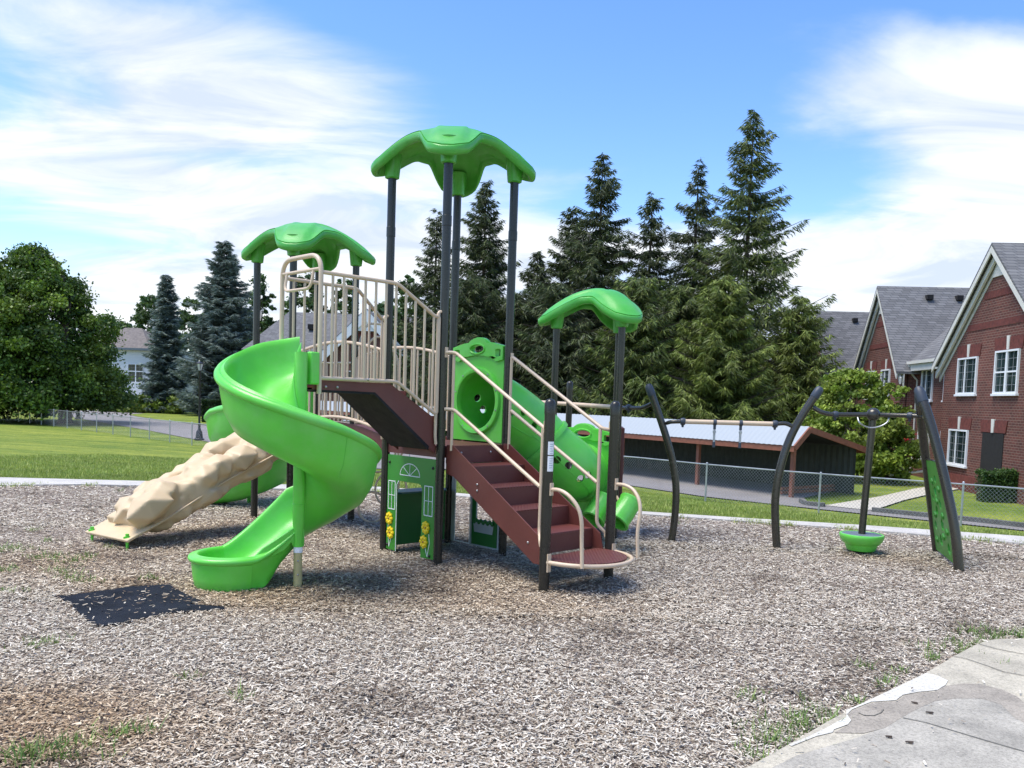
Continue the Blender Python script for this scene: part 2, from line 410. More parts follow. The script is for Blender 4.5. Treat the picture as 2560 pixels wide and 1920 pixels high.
# ---- rising link A-B edge -> spiral slide landing
def LK(t,b,z): return W(-t,b,z)
RL=1.40;FB=-.66
def fb(t): return -S+.02 if t<.05 else (-S+.02+(FB+S-.02)*(t-.05)/.52 if t<.57 else FB)
LKr=obj('landing',MB().box(LK(.975,FB/2,1.742),(.425,-FB/2-.03,.008),e1,e2,UP),'brown',PS,smooth=False)
lp=[(0,1.5),(.06,1.5),(.57,1.80),(RL,1.80),(RL,1.71),(.95,1.715),(.74,1.70),(.10,1.19),(0,1.12)]
for b0 in(-.03,FB+.03):
    b=MB();b.prism(W(-.05,b0),-e1,UP,[(x,z) for x,z in lp],.014);obj('side_panel',b,'brown',LKr,smooth=False,bev=.003)
for i,z in enumerate((1.385,1.57)):
    t0=.05+.18*i
    b=MB();b.box(LK(t0+.11,FB/2,z-.008),(.11,-FB/2-.04,.008),e1,e2,UP);b.box(LK(t0,FB/2,z-.1),(.006,-FB/2-.04,.09),e1,e2,UP);obj('tread',b,'brown',LKr,smooth=False)
b=MB();b.box(LK(.42,FB/2,1.655),(.006,-FB/2-.04,.08),e1,e2,UP);obj('riser',b,'brown',LKr,smooth=False)
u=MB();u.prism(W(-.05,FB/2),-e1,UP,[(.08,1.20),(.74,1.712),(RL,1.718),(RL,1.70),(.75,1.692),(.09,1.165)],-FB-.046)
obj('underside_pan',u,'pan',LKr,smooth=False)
bolts([(LK(t,-.02,1.745),e2) for t in(1.20,1.32)]+[(LK(.9,0.018,1.825),e2)],LKr)
def ztop(t): return 2.475 if t<.12 else (2.475+(2.735-2.475)*(t-.12)/(.58-.12) if t<.58 else 2.735)
def zbot(t): return 1.53 if t<.10 else (1.53+(1.82-1.53)*(t-.10)/(.56-.10) if t<.56 else 1.82)
for bf in(lambda t:0.,fb):
    g=MB()
    g.tube(fillet([LK(RL,bf(1),2.735),LK(.58,bf(.58),2.735),LK(.12,bf(.12),2.475),LK(.065,bf(.05),2.475),LK(.065,bf(.05),1.53),LK(.10,bf(.1),1.53),LK(.56,bf(.56),1.82),LK(RL,bf(1),1.82)],.06),.018,10)
    R=obj('guard_rail',g,'beige',LKr)
    k=0
    for t in [.13+.115*i for i in range(11)]:
        b0=bf(t);q=MB();q.tube([LK(t,b0,zbot(t)),LK(t,b0,ztop(t))],.0125,8);obj('baluster',q,'beige',R)
    b0=bf(.05);q=MB();q.tube(fillet([LK(.065,b0,1.22),LK(.075,b0,1.3),LK(.075,b0,2.52),LK(.0,b0,2.53)],.03),.016,8);obj('baluster',q,'beige',R)
g=MB()
g.tube(fillet([LK(RL,0,1.68),LK(RL,0,2.89),LK(RL,FB,2.89),LK(RL,FB,1.70)],.17,8),.021,12)
EN=obj('entry_hoop',g,'beige',LKr)
g=MB();g.tube([LK(RL,0,2.765),LK(RL,FB,2.765)],.016,8)
g.tube(fillet([LK(RL,-.12,2.765),LK(RL+.03,-.12,2.60),LK(RL+.03,FB+.09,2.60),LK(RL,FB+.09,2.765)],.13,6),.014,8)
obj('hanging_bar',g,'beige',EN)
# ---- spiral slide
PX,PY=-1.82,7.05
SP=MB();prm=[]
th0=112;SLD=None
def floorz(th):
    return interp(th,[(112,1.765),(140,1.70),(180,1.545),(225,1.40),(270,1.255),(315,1.09),(360,.91),(405,.72),(450,.52),(475,.41)])
OA=[(.30,0),(.42,.025),(.51,.10),(.562,.21),(.585,.31),(.592,.352),(.605,.385),(.622,.398),(.636,.388),(.648,.376),(.66,.382),(.682,.376),(.698,.352),(.700,.322),(.688,.302),(.665,.292),(.652,.20),(.622,.04),(.555,-.085),(.43,-.14),(.30,-.15)]
OB=[(.33,0),(.46,.015),(.54,.07),(.583,.15),(.596,.20),(.60,.222),(.61,.240),(.624,.248),(.638,.243),(.648,.237),(.66,.240),(.674,.236),(.684,.222),(.685,.205),(.677,.192),(.662,.186),(.65,.12),(.625,.03),(.58,-.05),(.46,-.09),(.33,-.10)]
IA=[(.20,-.12),(.12,-.04),(.07,.04),(.052,.09),(.048,.12),(.046,.15),(.045,.18),(.045,.21),(.045,.235),(.045,.26),(.046,.285),(.048,.305),(.052,.32),(.058,.322),(.062,.305),(.067,.26),(.078,.18),(.11,.08),(.18,.02)]
IB=[(.66-x,z) for x,z in OB[1:-1]][::-1]
secA=OA+IA;secB=OB+IB;NO=len(OA);NS=len(secA)
rows=[]
def row(c,rd,fz,blend,gzn=0.,hs=1.,hi=1.,ho=1.):
    out=[]
    for i,((a,b),(c2,d2)) in enumerate(zip(secA,secB)):
        s=a*(1-blend)+c2*blend;kk=(ho if i<=NO//2+4 else hi if i>=NO+4 else 1.) if d2>0 else 1.;zz=fz+b*(1-blend)*hs+d2*blend*kk
        low=16<=i<=NO+2
        if gzn and low:
            tg=(.10 if i in(16,NO+2) else .015 if i in(17,18,NO,NO+1) else .02);zz=zz*(1-gzn)+min(zz,tg)*gzn
            if i in(17,18): s=s*(1-gzn)+(.635 if i==17 else .61)*gzn
            if i in(NO+1,NO): s=s*(1-gzn)+(.025 if i==NO+1 else .05)*gzn
        p=c+rd*s;p.z=zz;out.append(p)
    return out
N0=60
for k in range(N0+1):
    th=106+(475-106)*k/N0;a=rad(th)
    hs=1.06-.16*ss(112,300,th)
    rows.append(row(V((PX,PY,0)),V((math.cos(a),math.sin(a),0)),floorz(th),ss(415,475,th),0,hs,.5,1.55))
a=rad(475);rd0=V((math.cos(a),math.sin(a),0));tn0=V((-math.sin(a),math.cos(a),0))
c=V((PX,PY,0));L_=.39
for k in range(1,13):
    f=k/12;fz=.41+(.045-.41)*(1-(1-f)**1.35)
    rr=rd0.copy();rr.rotate(Matrix.Rotation(rad(16*f),3,'Z'))
    rows.append(row(c+tn0*(L_*f)-rd0*(.07*f*f),rr,fz,1.,ss(.3,.85,f),1.,.5+.52*f,1.55-.53*f))
SP.grid(rows,cv=True)
# the exit ends in a rounded nose: the half section turned about the chute axis
last=rows[-1];rdl=rr;tnl=V((-rdl.y,rdl.x,0));cc=c+tn0*L_-rd0*.07+rdl*.33
half=[(( (p-cc).dot(rdl)),p.z) for p in last[:NO]]
nose=[]
for k in range(0,25):
    ph=math.pi*k/24;d=rdl*math.cos(ph)+tnl*math.sin(ph)*1.12
    nose.append([V((cc.x+d.x*r_,cc.y+d.y*r_,z_)) for r_,z_ in half])
SP.grid(nose)
SP.f.append(tuple(range(NS)))
SLD=obj('spiral_slide',SP,'slide',PS,ang=50)
b=MB()
b.tube([(PX,PY,.36),(PX,PY,.52),(PX,PY,.56),(PX,PY,1.25),(PX,PY,2.03)],[.042,.044,.05,.05,.055],20)
obj('centre_column',b,'slide',SLD)
b=MB();b.lathe([(.047,0),(.054,.004),(.054,.012),(.047,.016)],(PX,PY,.72),20);obj('column_ring',b,'slide',SLD)
b=MB();b.tube([(PX,PY,-.1),(PX,PY,.31)],.037,16);pl_=obj('support_pole',b,'paleP',SLD)
b=MB();b.tube([(PX,PY,.31),(PX,PY,.37)],.0385,16);obj('pole_collar',b,'white',SLD)
bolts([(V((PX+.01,PY-.036,z)),V((.1,-1,0))) for z in(.12,.24)],SLD,.009,.006)
# fine moulded seam across the outer wall
b=MB();a=rad(318)
rw=row(V((PX,PY,0)),V((math.cos(a),math.sin(a),0)),floorz(318),0,0,.9);b.tube([p+V((math.cos(a),math.sin(a),0))*.001 for p in rw[15:NO-2]],.0035,6);obj('moulded_seam',b,'slide',SLD)
# mounting lugs / entry cheeks joining landing hoop
q=LK(RL,0,0)
b=MB();b.box((V((PX,PY,0))+q)/2+UP*1.90+V((.02,.01,0)),(.05,.035,.14),(q-V((PX,PY,0))).normalized(),UP.cross((q-V((PX,PY,0))).normalized()),UP)
obj('mounting_lug',b,'slide',SLD,bev=.015,seg=3)
# web under the chute exit to the column
b=MB();b.prism((PX,PY,0),rd0.cross(UP)*-1,UP,[(-.05,.50),(.05,.52),(.30,.36),(.45,.20),(.30,.24),(.12,.33),(.06,.40),(.045,.36),(-.05,.36)],.03)
obj('column_web',b,'slide',SLD,bev=.008)
# ---- arch bridge (B-C edge to F-G edge)
BL=1.98
def BR(t,a,z): return W(a,-S-t,z)
def bz(t): return 1.2+.13*math.sin(math.pi*t/BL)
b=MB();rows=[]
for k in range(13):
    t=BL*k/12;rows.append([BR(t,.05,bz(t)),BR(t,S-.05,bz(t)),BR(t,S-.05,bz(t)-.02),BR(t,.05,bz(t)-.02)])
b.grid(rows,cv=True);BRD=obj('arch_bridge',b,'brown',PS,smooth=False)
for a0 in(.035,S-.035):
    b=MB();rows=[]
    for k in range(13):
        t=BL*k/12;rows.append([BR(t,a0-.006,bz(t)+.03),BR(t,a0+.006,bz(t)+.03),BR(t,a0+.006,bz(t)-.13),BR(t,a0-.006,bz(t)-.13)])
    b.grid(rows,cv=True);obj('side_panel',b,'brown',BRD,smooth=False)
for a0 in(0.,S):
    g=MB();T=[.05+(BL-.1)*k/14 for k in range(15)]
    g.tube([BR(t,a0,bz(t)+.95) for t in T]+[BR(t,a0,bz(t)+.09) for t in T[::-1]],.018,8,closed=True)
    R=obj('guard_rail',g,'beige',BRD)
    k=.07
    while k<BL-.04:
        q=MB();q.tube([BR(k,a0,bz(k)+.09),BR(k,a0,bz(k)+.95)],.0125,6);obj('baluster',q,'beige',R);k+=.115
# left tower side rails: E-F opening hoop (rock climber) and G-H guard
Fp,Ep,Gp,Hp=V((-2.76,10.25,0)),V((-3.405,10.895,0)),V((-2.115,10.895,0)),V((-2.76,11.54,0))
g=MB();d=(Hp-Gp).normalized()
g.tube([Gp+d*.05+UP*2.1,Hp-d*.05+UP*2.1,Hp-d*.05+UP*1.3,Gp+d*.05+UP*1.3],.018,8,closed=True)
R=obj('guard_rail',g,'beige',PS)
for k in range(1,8):
    p=Gp+d*(.05+.1*k);q=MB();q.tube([p+UP*1.3,p+UP*2.1],.0125,6);obj('baluster',q,'beige',R)
for p,dd in((Fp,(Ep-Fp).normalized()),(Ep,(Fp-Ep).normalized())):
    g=MB();g.tube(fillet([p+dd*.05+UP*1.95,p+dd*.17+UP*1.95,p+dd*.17+UP*1.25,p+dd*.05+UP*1.25],.06),.016,8);obj('grab_handle',g,'beige',PS)
# climber crossing loops above the far rail (behind the balusters)
g=MB();q=Gp+(Hp-Gp)*.15
g.tube(fillet([Gp+UP*2.2+V((.0,.05,0)),Gp+V((.1,.3,2.65)),Gp+V((.35,.5,2.65)),Gp+V((.45,.6,2.3)),Gp+V((.5,.65,0))],.12),.016,8)
g.tube(fillet([Gp+V((.05,.1,2.25)),Gp+V((.3,.1,2.5)),Gp+V((.55,.2,2.2)),Gp+V((.6,.25,0))],.12),.016,8)
for z in(.35,.7,1.05,1.4,1.75): g.tube([Gp+V((.5,.65,z)),Gp+V((.6,.25,z))],.014,8)
obj('loop_climber',g,'beige',PS)
# ring climber
g=MB();g0=V((-1.62,10.75,0))
g.tube([g0+UP*1.3,g0+UP*1.25+V((.1,0,0)),g0+V((.12,0,1.0))],.016,8)
RC=obj('ring_climber',g,'beige',PS)
for dx,z,r in((.0,1.05,.21),(-.16,.83,.15),(.02,.46,.23),(-.22,.22,.20)):
    q=MB();q.tube([g0+V((dx+.03+r*math.cos(t)*.85,r*math.cos(t)*.3,z+r*math.sin(t))) for t in[2*math.pi*k/28 for k in range(28)]],.0145,8,closed=True);obj('ring',q,'beige',RC)
q=MB();q.tube([g0+V((.0,0,.26)),g0+V((0,0,-.05))],.016,8);obj('ring_foot',q,'beige',RC)
q=MB();c=V((-2.02,10.72,.34));q.lathe([(0,-.05),(.08,-.045),(.12,0),(.125,.02),(.10,.03),(0,.028)],c,20);obj('pod_step',q,'slide',PS)
# ---- house play panels under the tall tower
def panel(O,X,poly,t,m,holes=(),name='play_panel',par=PS,bev=.004):
    b=MB();b.prism(O,X,UP,poly,t,holes);return obj(name,b,m,par,smooth=False,bev=bev)
Bp=W(0,-S);Ap=W(0,0);xd=(Ap-Bp).normalized();O=Bp+xd*.055
w=.80;nrm=xd.cross(UP)   # faces camera-left
poly=[(0,.04),(.165,.035),(.165,.74)]+[(.165+.05-.05*math.cos(rad(a)),.74+.05*math.sin(rad(a))) for a in(30,60,90)]+[(.53+.06*math.sin(rad(a)),.73+.06*math.cos(rad(a))) for a in(0,30,60,90)]+[(.59,.035),(w,.04),(w,1.06),(0,1.06)]
HP=panel(O,xd,poly,.019,'pgreen',name='playhouse_panel')
Of=O+nrm*.0105
def line(P,wd=.008,closed=False,par=HP,m='white',Ob=None,X=None,nn=None):
    Ob=Ob or Of;X=X or xd;nn=nn or nrm
    b=MB();Q=[Ob+X*p[0]+UP*p[1] for p in P]
    if closed: Q.append(Q[0])
    for p,q in zip(Q,Q[1:]):
        d=(q-p);L=d.length;d.normalize();b.box((p+q)/2,(L/2+wd/2,.0012,wd/2),d,nn,d.cross(nn))
    return b
b=line([(.385+.165*math.cos(t),.86+.125*math.sin(t)) for t in[math.pi*k/16 for k in range(17)]],closed=True)
for t in(45,90,135): b.v+=[];bb=line([(.385,.86),(.385+.165*math.cos(rad(t)),.86+.125*math.sin(rad(t)))],.006);b.add(bb.v,bb.f)
obj('fan_window_outline',b,'white',HP,smooth=False)
for x0,x1 in((.025,.14),(.635,.765)):
    b=line([(x0,.48),(x1,.48),(x1,.78),(x0,.78)],.009,True);bb=line([((x0+x1)/2,.48),((x0+x1)/2,.78)],.006);b.add(bb.v,bb.f);bb=line([(x0,.63),(x1,.63)],.006);b.add(bb.v,bb.f)
    obj('window_outline',b,'white',HP,smooth=False)
b=line([(.169,.04),(.169,.75),(.20,.79)],.008);obj('door_edge',b,'white',HP,smooth=False)
def flower(x,z,r=.062):
    b=MB();c=Of+xd*x+UP*z
    o=[]
    for k in range(64):
        t=2*math.pi*k/64;rr=r*(.80+.2*abs(math.cos(4*t)));o.append((rr*math.cos(t),rr*math.sin(t)*1.12))
    b.prism(c+nrm*.006,xd,UP,o,.012)
    f=obj('flower',b,'yellow',HP,smooth=False,bev=.003)
    for k in range(8):
        t=2*math.pi*k/8;d=xd*math.cos(t)+UP*math.sin(t)*1.12;q=MB();q.dome(c+nrm*.011+d*r*.62,r*.27,.009,nrm,10);obj('petal',q,'yellow',f)
    q=MB();q.dome(c+nrm*.012,r*.16,.008,nrm,10);obj('flower_centre',q,'cwood',f)
flower(.052,.375);flower(.078,.225);flower(.675,.355);flower(.645,.205)
b=line([(.03,.31),(.035,.2),(.05,.07),(.09,.17)],.006);obj('stem',b,'white',HP,smooth=False)
b=line([(.72,.29),(.735,.2),(.70,.06),(.665,.15)],.006);obj('stem',b,'white',HP,smooth=False)
bolts([(Of+xd*x+UP*z,nrm) for x,z in((.035,.98),(.76,.97),(.02,.09),(.735,.07))],HP,.017,.014,'dark')
Cp=W(S,-S);Dp=W(S,0);x2=(Cp-Bp).normalized()
bp=panel(Bp+x2*.055,x2,[(0,.05),(.8,.05),(.8,.62),(0,.62)],.019,'dgreen',name='counter_panel')
q=MB();q.prism(Bp+x2*.055+UP*.635,x2,x2.cross(UP)*-1,[(0,-.02),(.8,-.02),(.8,.04)]+[(.4+.4*math.cos(rad(a)),.04+.12*math.sin(rad(a))) for a in range(15,180,15)]+[(0,.04)],.019);obj('counter_shelf',q,'teal',bp,smooth=False,bev=.004)
# the shelf reaches inward toward the door as well
q=MB();q.prism(Bp+x2*.055+UP*.635,x2,x2.cross(UP),[(0,.0),(.8,.0),(.72,.12),(.08,.12)],.018);obj('counter_shelf',q,'teal',bp,smooth=False)
x3=(Dp-Cp).normalized();O3=Cp+x3*.055
dp=panel(O3,x3,[(0,.04),(.06,.04),(.06,.80),(.30,.80),(.33,.77),(.33,.04),(.8,.04),(.8,1.06),(0,1.06)],.019,'pgrey',holes=[[(.43,.34),(.70,.34),(.70,.66),(.43,.66)],[(.45,.75),(.70,.75),(.70,.90),(.45,.90)]],name='shop_panel')
n3=x3.cross(UP)
gp=panel(O3+n3*.014,x3,[(.37,.06),(.775,.06),(.775,1.0),(.37,1.0)],.008,'dgreen',holes=[[(.43,.34),(.70,.34),(.70,.66),(.43,.66)],[(.45,.75),(.70,.75),(.70,.90),(.45,.90)]],name='window_insert',par=dp,bev=0)
b=MB();b.prism(O3+n3*.021,x3,UP,[(.42,.20),(.71,.20),(.73,.31),(.40,.31)],.006);fb=obj('flower_box',b,'pgrey',dp,smooth=False)
b=MB()
for k in range(9): b.dome(O3+n3*.024+x3*(.42+.036*k)+UP*(.315+.02*(k%2)),.026,.012,n3,8)
obj('box_flowers',b,'dgreen',fb)
b=line([(.07,.05),(.325,.05),(.325,.795),(.07,.795)],.010,True,Ob=O3+n3*.011,X=x3,nn=n3);obj('door_outline',b,'white',dp,smooth=False)
# ---- crawl tube with its two end panels
def tubepanel(Pa,Pb,z0,z1,hz,rh,side):
    """moulded panel from post Pa to Pb; hole radius rh centred at height hz"""
    X=(Pb-Pa).normalized();L=(Pb-Pa).length;w=L-.10;O=Pa+X*.05;h=z1-z0
    cx=w/2;zt=z1
    out=[(0,z0),(w,z0),(w,zt-.10),(w-.16,zt-.065)]+[(cx+.155*math.cos(rad(a)),zt-.075+.075*math.sin(rad(a))) for a in range(15,180,15)]+[(.16,zt-.065),(0,zt-.10)]
    holes=[ell(cx,hz,rh,rh,36),ell(cx,zt-.13,.11,.042,20),rrect(.035,.115,zt-.215,zt-.135,.012),rrect(w-.115,w-.035,zt-.215,zt-.135,.012)]
    Nn=X.cross(UP)*side
    b=MB();b.prism(O,X,UP,out,.04,holes);p=obj('tunnel_panel',b,'slide',PS,bev=.006,seg=2)
    # raised crest moulding
    b=MB()
    crest=[(.0,zt-.25),(.10,zt-.27),(.2,zt-.215)]+[(cx+.2*math.cos(rad(a)),zt-.235+.035*math.sin(rad(a))) for a in(150,120,90,60,30)]+[(w-.2,zt-.215),(w-.10,zt-.27),(w,zt-.25),(w,zt-.11),(w-.16,zt-.075)]+[(cx+.15*math.cos(rad(a)),zt-.085+.075*math.sin(rad(a))) for a in range(15,180,15)]+[(.16,zt-.075),(0,zt-.11)]
    b.prism(O+Nn*.03,X,UP,crest,.03,holes[1:]);obj('crest_moulding',b,'slide',p,bev=.01,seg=3)
    b=MB();c=O+X*cx+UP*hz+Nn*.02
    b.lathe([(rh-.005,-.03),(rh-.005,.0),(rh+.0,.028),(rh+.02,.034),(rh+.05,.030),(rh+.058,.01),(rh+.06,0)],c,40,Nn);obj('tunnel_ring',b,'slide',p)
    bolts([(c+(X*math.cos(rad(20+36*k))+UP*math.sin(rad(20+36*k)))*(rh+.03)+Nn*.033,Nn) for k in range(10)],p,.011,.006)
    b=MB();b.tube([O+X*(cx+.12*math.cos(t))+UP*(zt-.13+.052*math.sin(t))+Nn*.046 for t in[2*math.pi*k/24 for k in range(24)]],.011,8,closed=True)
    obj('grip_rim',b,'slide',p)
    return p
RH=.315
tp1=tubepanel(Cp,Dp,1.215,2.36,1.66,RH,1)
tp2=tubepanel(I,J,.31,1.42,.80,RH,1)
nI=(J-I).normalized().cross(UP)   # toward camera side
mC=(Cp+Dp)/2;mI=(I+J)/2
path=spl([mC+e1*-.02+UP*1.66,mC+e1*.13+UP*1.64,mC+e1*.34+V((.02,-.02,1.56)),V((.14,9.62,1.37)),V((.42,9.66,1.10)),V((.70,9.76,.88)),mI+nI*.36+UP*.80,mI+nI*.14+UP*.80,mI-nI*.02+UP*.80],5)
T=MB();T.tube(path,RH+.035,40,cap=False);T2=MB();T2.tube(path,RH+.015,40,cap=False)
# punch round view holes: drop faces whose centre lies inside a porthole, on a fine mesh
def frames(path):
    out=[];t0=(path[1]-path[0]).normalized();up=(UP-t0*UP.dot(t0)).normalized()
    for i,p in enumerate(path):
        a=path[max(i-1,0)];b=path[min(i+1,len(path)-1)];t=(b-a).normalized();up=(up-t*up.dot(t)).normalized();out.append((p,t,up,t.cross(up)))
    return out
FR=frames([p for p in path])
NSEG=72
pf=spl([mC+e1*-.02+UP*1.66,mC+e1*.13+UP*1.64,mC+e1*.34+V((.02,-.02,1.56)),V((.14,9.62,1.37)),V((.42,9.66,1.10)),V((.70,9.76,.88)),mI+nI*.36+UP*.80,mI+nI*.14+UP*.80,mI-nI*.02+UP*.80],16)
FR=frames(pf)
def tsurf(r):
    return [[p+(u*math.cos(2*math.pi*k/NSEG)+s*math.sin(2*math.pi*k/NSEG))*r for k in range(NSEG)] for p,t,u,s in FR]
port=[AY(1284,1034,9.3),AY(1316,1028,9.3),AY(1343,1062,9.4),AY(1393,1157,9.4),AY(1427,1163,9.4),AY(1476,1184,9.5),AY(1452,1200,9.45)]
so=tsurf(RH+.045);si=tsurf(RH+.02)
def snap(p):
    best=None
    d=(p-V((0,0,H_))).normalized()
    for r in so:
        for q in r:
            e=q-V((0,0,H_));t=e.dot(d);m=(e-d*t).length
            if m<.035 and (best is None or t<best[0]): best=(t,q)
    return best[1] if best else p
pc=[snap(p) for p in port]
# also holes at the back of the tube, seen from inside
bk=[AY(1182,998,9.9),AY(1199,1032,9.9),AY(1234,1042,9.8)]
def snapfar(p):
    d=(p-V((0,0,H_))).normalized();c=[]
    for r in so:
        for q in r[::3]:
            e=q-V((0,0,H_));t=e.dot(d)
            if (e-d*t).length<.05:c.append((t,q))
    return max(c,key=lambda x:x[0])[1] if c else p
pc+=[snapfar(p) for p in bk]
Tm=MB();NSG=NSEG;m=len(so)
vs=[p for r in so for p in r]+[p for r in si for p in r];off=m*NSG;fs=[]
for i in range(m-1):
    for k in range(NSG):
        k2=(k+1)%NSG;a,b,c,d=i*NSG+k,i*NSG+k2,(i+1)*NSG+k2,(i+1)*NSG+k
        fs.append((a,b,c,d));fs.append((d+off,c+off,b+off,a+off))
for k in range(NSG):
    k2=(k+1)%NSG;fs.append((k2,k,k+off,k2+off));e_=(m-1)*NSG;fs.append((e_+k,e_+k2,e_+k2+off,e_+k+off))
Tm.add(vs,fs);TB=obj('crawl_tube',Tm,'slide',PS,ang=45)
ct=MB()
for q in pc:
    cpt=min(FR,key=lambda r_:(r_[0]-q).length);nrm_q=(q-cpt[0]).normalized();ct.tube([q-nrm_q*.07,q+nrm_q*.07],.045,24)
cut=obj('tube_cutter',ct,'slide',None,smooth=False)
md=TB.modifiers.new('portholes','BOOLEAN');md.operation='DIFFERENCE';md.solver='EXACT';md.object=cut
bpy.context.view_layer.update();dg=bpy.context.evaluated_depsgraph_get();nm=bpy.data.meshes.new_from_object(TB.evaluated_get(dg))
TB.modifiers.clear();TB.data=nm;nm.name='crawl_tube';nm.shade_smooth();nm.set_sharp_from_angle(angle=rad(45))
bpy.data.objects.remove(cut)
for i in(40,):
    p,t,u,s=FR[int(len(FR)*.44)]
b=MB()
for fr in(.47,):
    p,t,u,s=FR[int(len(FR)*fr)]
    b.lathe([(RH+.04,-.03),(RH+.07,-.028),(RH+.075,0),(RH+.07,.028),(RH+.04,.03)],p,48,t)
obj('tube_flange',b,'slide',TB)
b=MB()
# moulded seam lines along both sides
for off_,lo,hi in((.0,.04,.45),(.0,.5,.97)):
    pts=[]
    n=int(len(FR)*lo),int(len(FR)*hi)
    for j in range(n[0],n[1]):
        p,t,u,s=FR[j];f=(j-n[0])/(n[1]-n[0]);a=rad(-112 - 10*math.sin(f*math.pi))
        pts.append(p+(u*math.cos(a)+s*math.sin(a))*(RH+.047))
    b.tube(pts,.004,6)
    pts=[]
    for j in range(n[0],n[1]):
        p,t,u,s=FR[j];f=(j-n[0])/(n[1]-n[0]);a=rad(112 + 10*math.sin(f*math.pi))
        pts.append(p+(u*math.cos(a)+s*math.sin(a))*(RH+.047))
    b.tube(pts,.004,6)
obj('moulded_seam',b,'slide',TB)
# brown end wall and sound drums at the low tower
d=(Lp-J).normalized();b=MB();b.box((J+Lp)/2+UP*.86+V((.07,0,0)),(.40,.02,.52),d,d.cross(UP),UP);obj('end_wall',b,'brown',PS,smooth=False,bev=.006)
for (u_,v_,y_,dr) in((1497,1273,9.6,(-.5,-.55,-.75)),(1560,1278,9.35,(-.62,-.5,-.8))):
    c=AY(u_,v_,y_);D=V(dr).normalized()
    b=MB();b.lathe([(.11,-.17),(.135,-.165),(.14,-.15),(.128,-.12),(.132,0),(.138,.14),(.15,.148),(.152,.165),(.14,.172),(.115,.168),(.112,-.12),(0,-.13)],c,28,D)
    o=obj('sound_drum',b,'slide',PS)
    q=MB();q.tube([c,V((J.x+.02,J.y-.0,c.z+.08))],.016,8);obj('drum_arm',q,'beige',o)
# ---- rock climber
b=MB();P0=V((-4.22,8.62,.13));P1=V((-3.02,10.42,1.08));ax=(P1-P0);Ln=ax.length;ax.normalize();sd=ax.cross(UP).normalized();nn=sd.cross(ax)
rg=random.Random(21)
def boulder(b,c,rx,ry,rz):
    """irregular faceted rock"""
    ph=(1+5**.5)/2;V0=[V(p).normalized() for p in((-1,ph,0),(1,ph,0),(-1,-ph,0),(1,-ph,0),(0,-1,ph),(0,1,ph),(0,-1,-ph),(0,1,-ph),(ph,0,-1),(ph,0,1),(-ph,0,-1),(-ph,0,1))]
    F0=[(0,11,5),(0,5,1),(0,1,7),(0,7,10),(0,10,11),(1,5,9),(5,11,4),(11,10,2),(10,7,6),(7,1,8),(3,9,4),(3,4,2),(3,2,6),(3,6,8),(3,8,9),(4,9,5),(2,4,11),(6,2,10),(8,6,7),(9,8,1)]
    M3=Matrix.Rotation(rg.uniform(0,6.28),3,V((rg.uniform(-1,1),rg.uniform(-1,1),rg.uniform(-1,1))).normalized())
    vs=[]
    for v in V0:
        q=M3@v;q*=rg.uniform(.82,1.22);vs.append(c+ax*(q.x*rx)+sd*(q.y*ry)+nn*(q.z*rz))
    b.add(vs,F0)
b=MB()
# core plank, then boulders on the upper and lower faces
b.box(P0+(P1-P0)*.54,(Ln*.46,.33,.075),ax,sd,nn)
for i in range(10):
    t=.17+.76*i/9;wv=.02*math.sin(i*1.7)
    for x in(-.22,.02,.24):
        k=rg.uniform(.8,1.65);tt=t+rg.uniform(-.03,.03)
        boulder(b,P0+(P1-P0)*tt+sd*(x+rg.uniform(-.05,.05))+nn*(.06+rg.uniform(-.04,.11)+wv*2),.185*k,.155*k,.13*k)
    for x in(-.18,.20):
        k=rg.uniform(.85,1.15)
        boulder(b,P0+(P1-P0)*(t+.03)+sd*(x+rg.uniform(-.04,.04))-nn*(.075+rg.uniform(0,.05)),.2*k,.17*k,.11*k)
for t,x,h in((.93,-.12,.16),(.90,.16,.10),(.70,-.20,.16),(.47,.16,.15),(.33,-.18,.13),(.2,.05,.14)):
    boulder(b,P0+(P1-P0)*t+sd*x+nn*h,.19,.20,.13)
RK=obj('rock_climber',b,'tan',PS)
md=RK.modifiers.new('r','REMESH');md.mode='VOXEL';md.voxel_size=.017;md.use_smooth_shade=True
md=RK.modifiers.new('s','SMOOTH');md.iterations=13;md.factor=.5
bpy.context.view_layer.update();dg=bpy.context.evaluated_depsgraph_get();nm=bpy.data.meshes.new_from_object(RK.evaluated_get(dg));RK.modifiers.clear();RK.data=nm;nm.name='rock_climber';nm.shade_smooth()
# flat foot plate
q=MB();q.box(P0+(P1-P0)*.055-nn*.012,(Ln*.075,.40,.016),ax,sd,nn);obj('foot_plate',q,'tan',RK,smooth=False,bev=.012,seg=3)
q=MB()
q.tube([P0+(P1-P0)*t+sd*(.375+.03*math.sin(9*t))-nn*.01 for t in[.1+.87*k/40 for k in range(41)]],.012,6)
obj('moulded_seam',q,'tan',RK)
for s in(-.33,.33):
    q=MB();c=P0+sd*s;q.tube([V((c.x,c.y,.17)),V((c.x,c.y,-.03))],[.02,.012],8);q.box((c.x,c.y,.13),(.03,.022,.012));obj('ground_stake',q,'slide',RK)
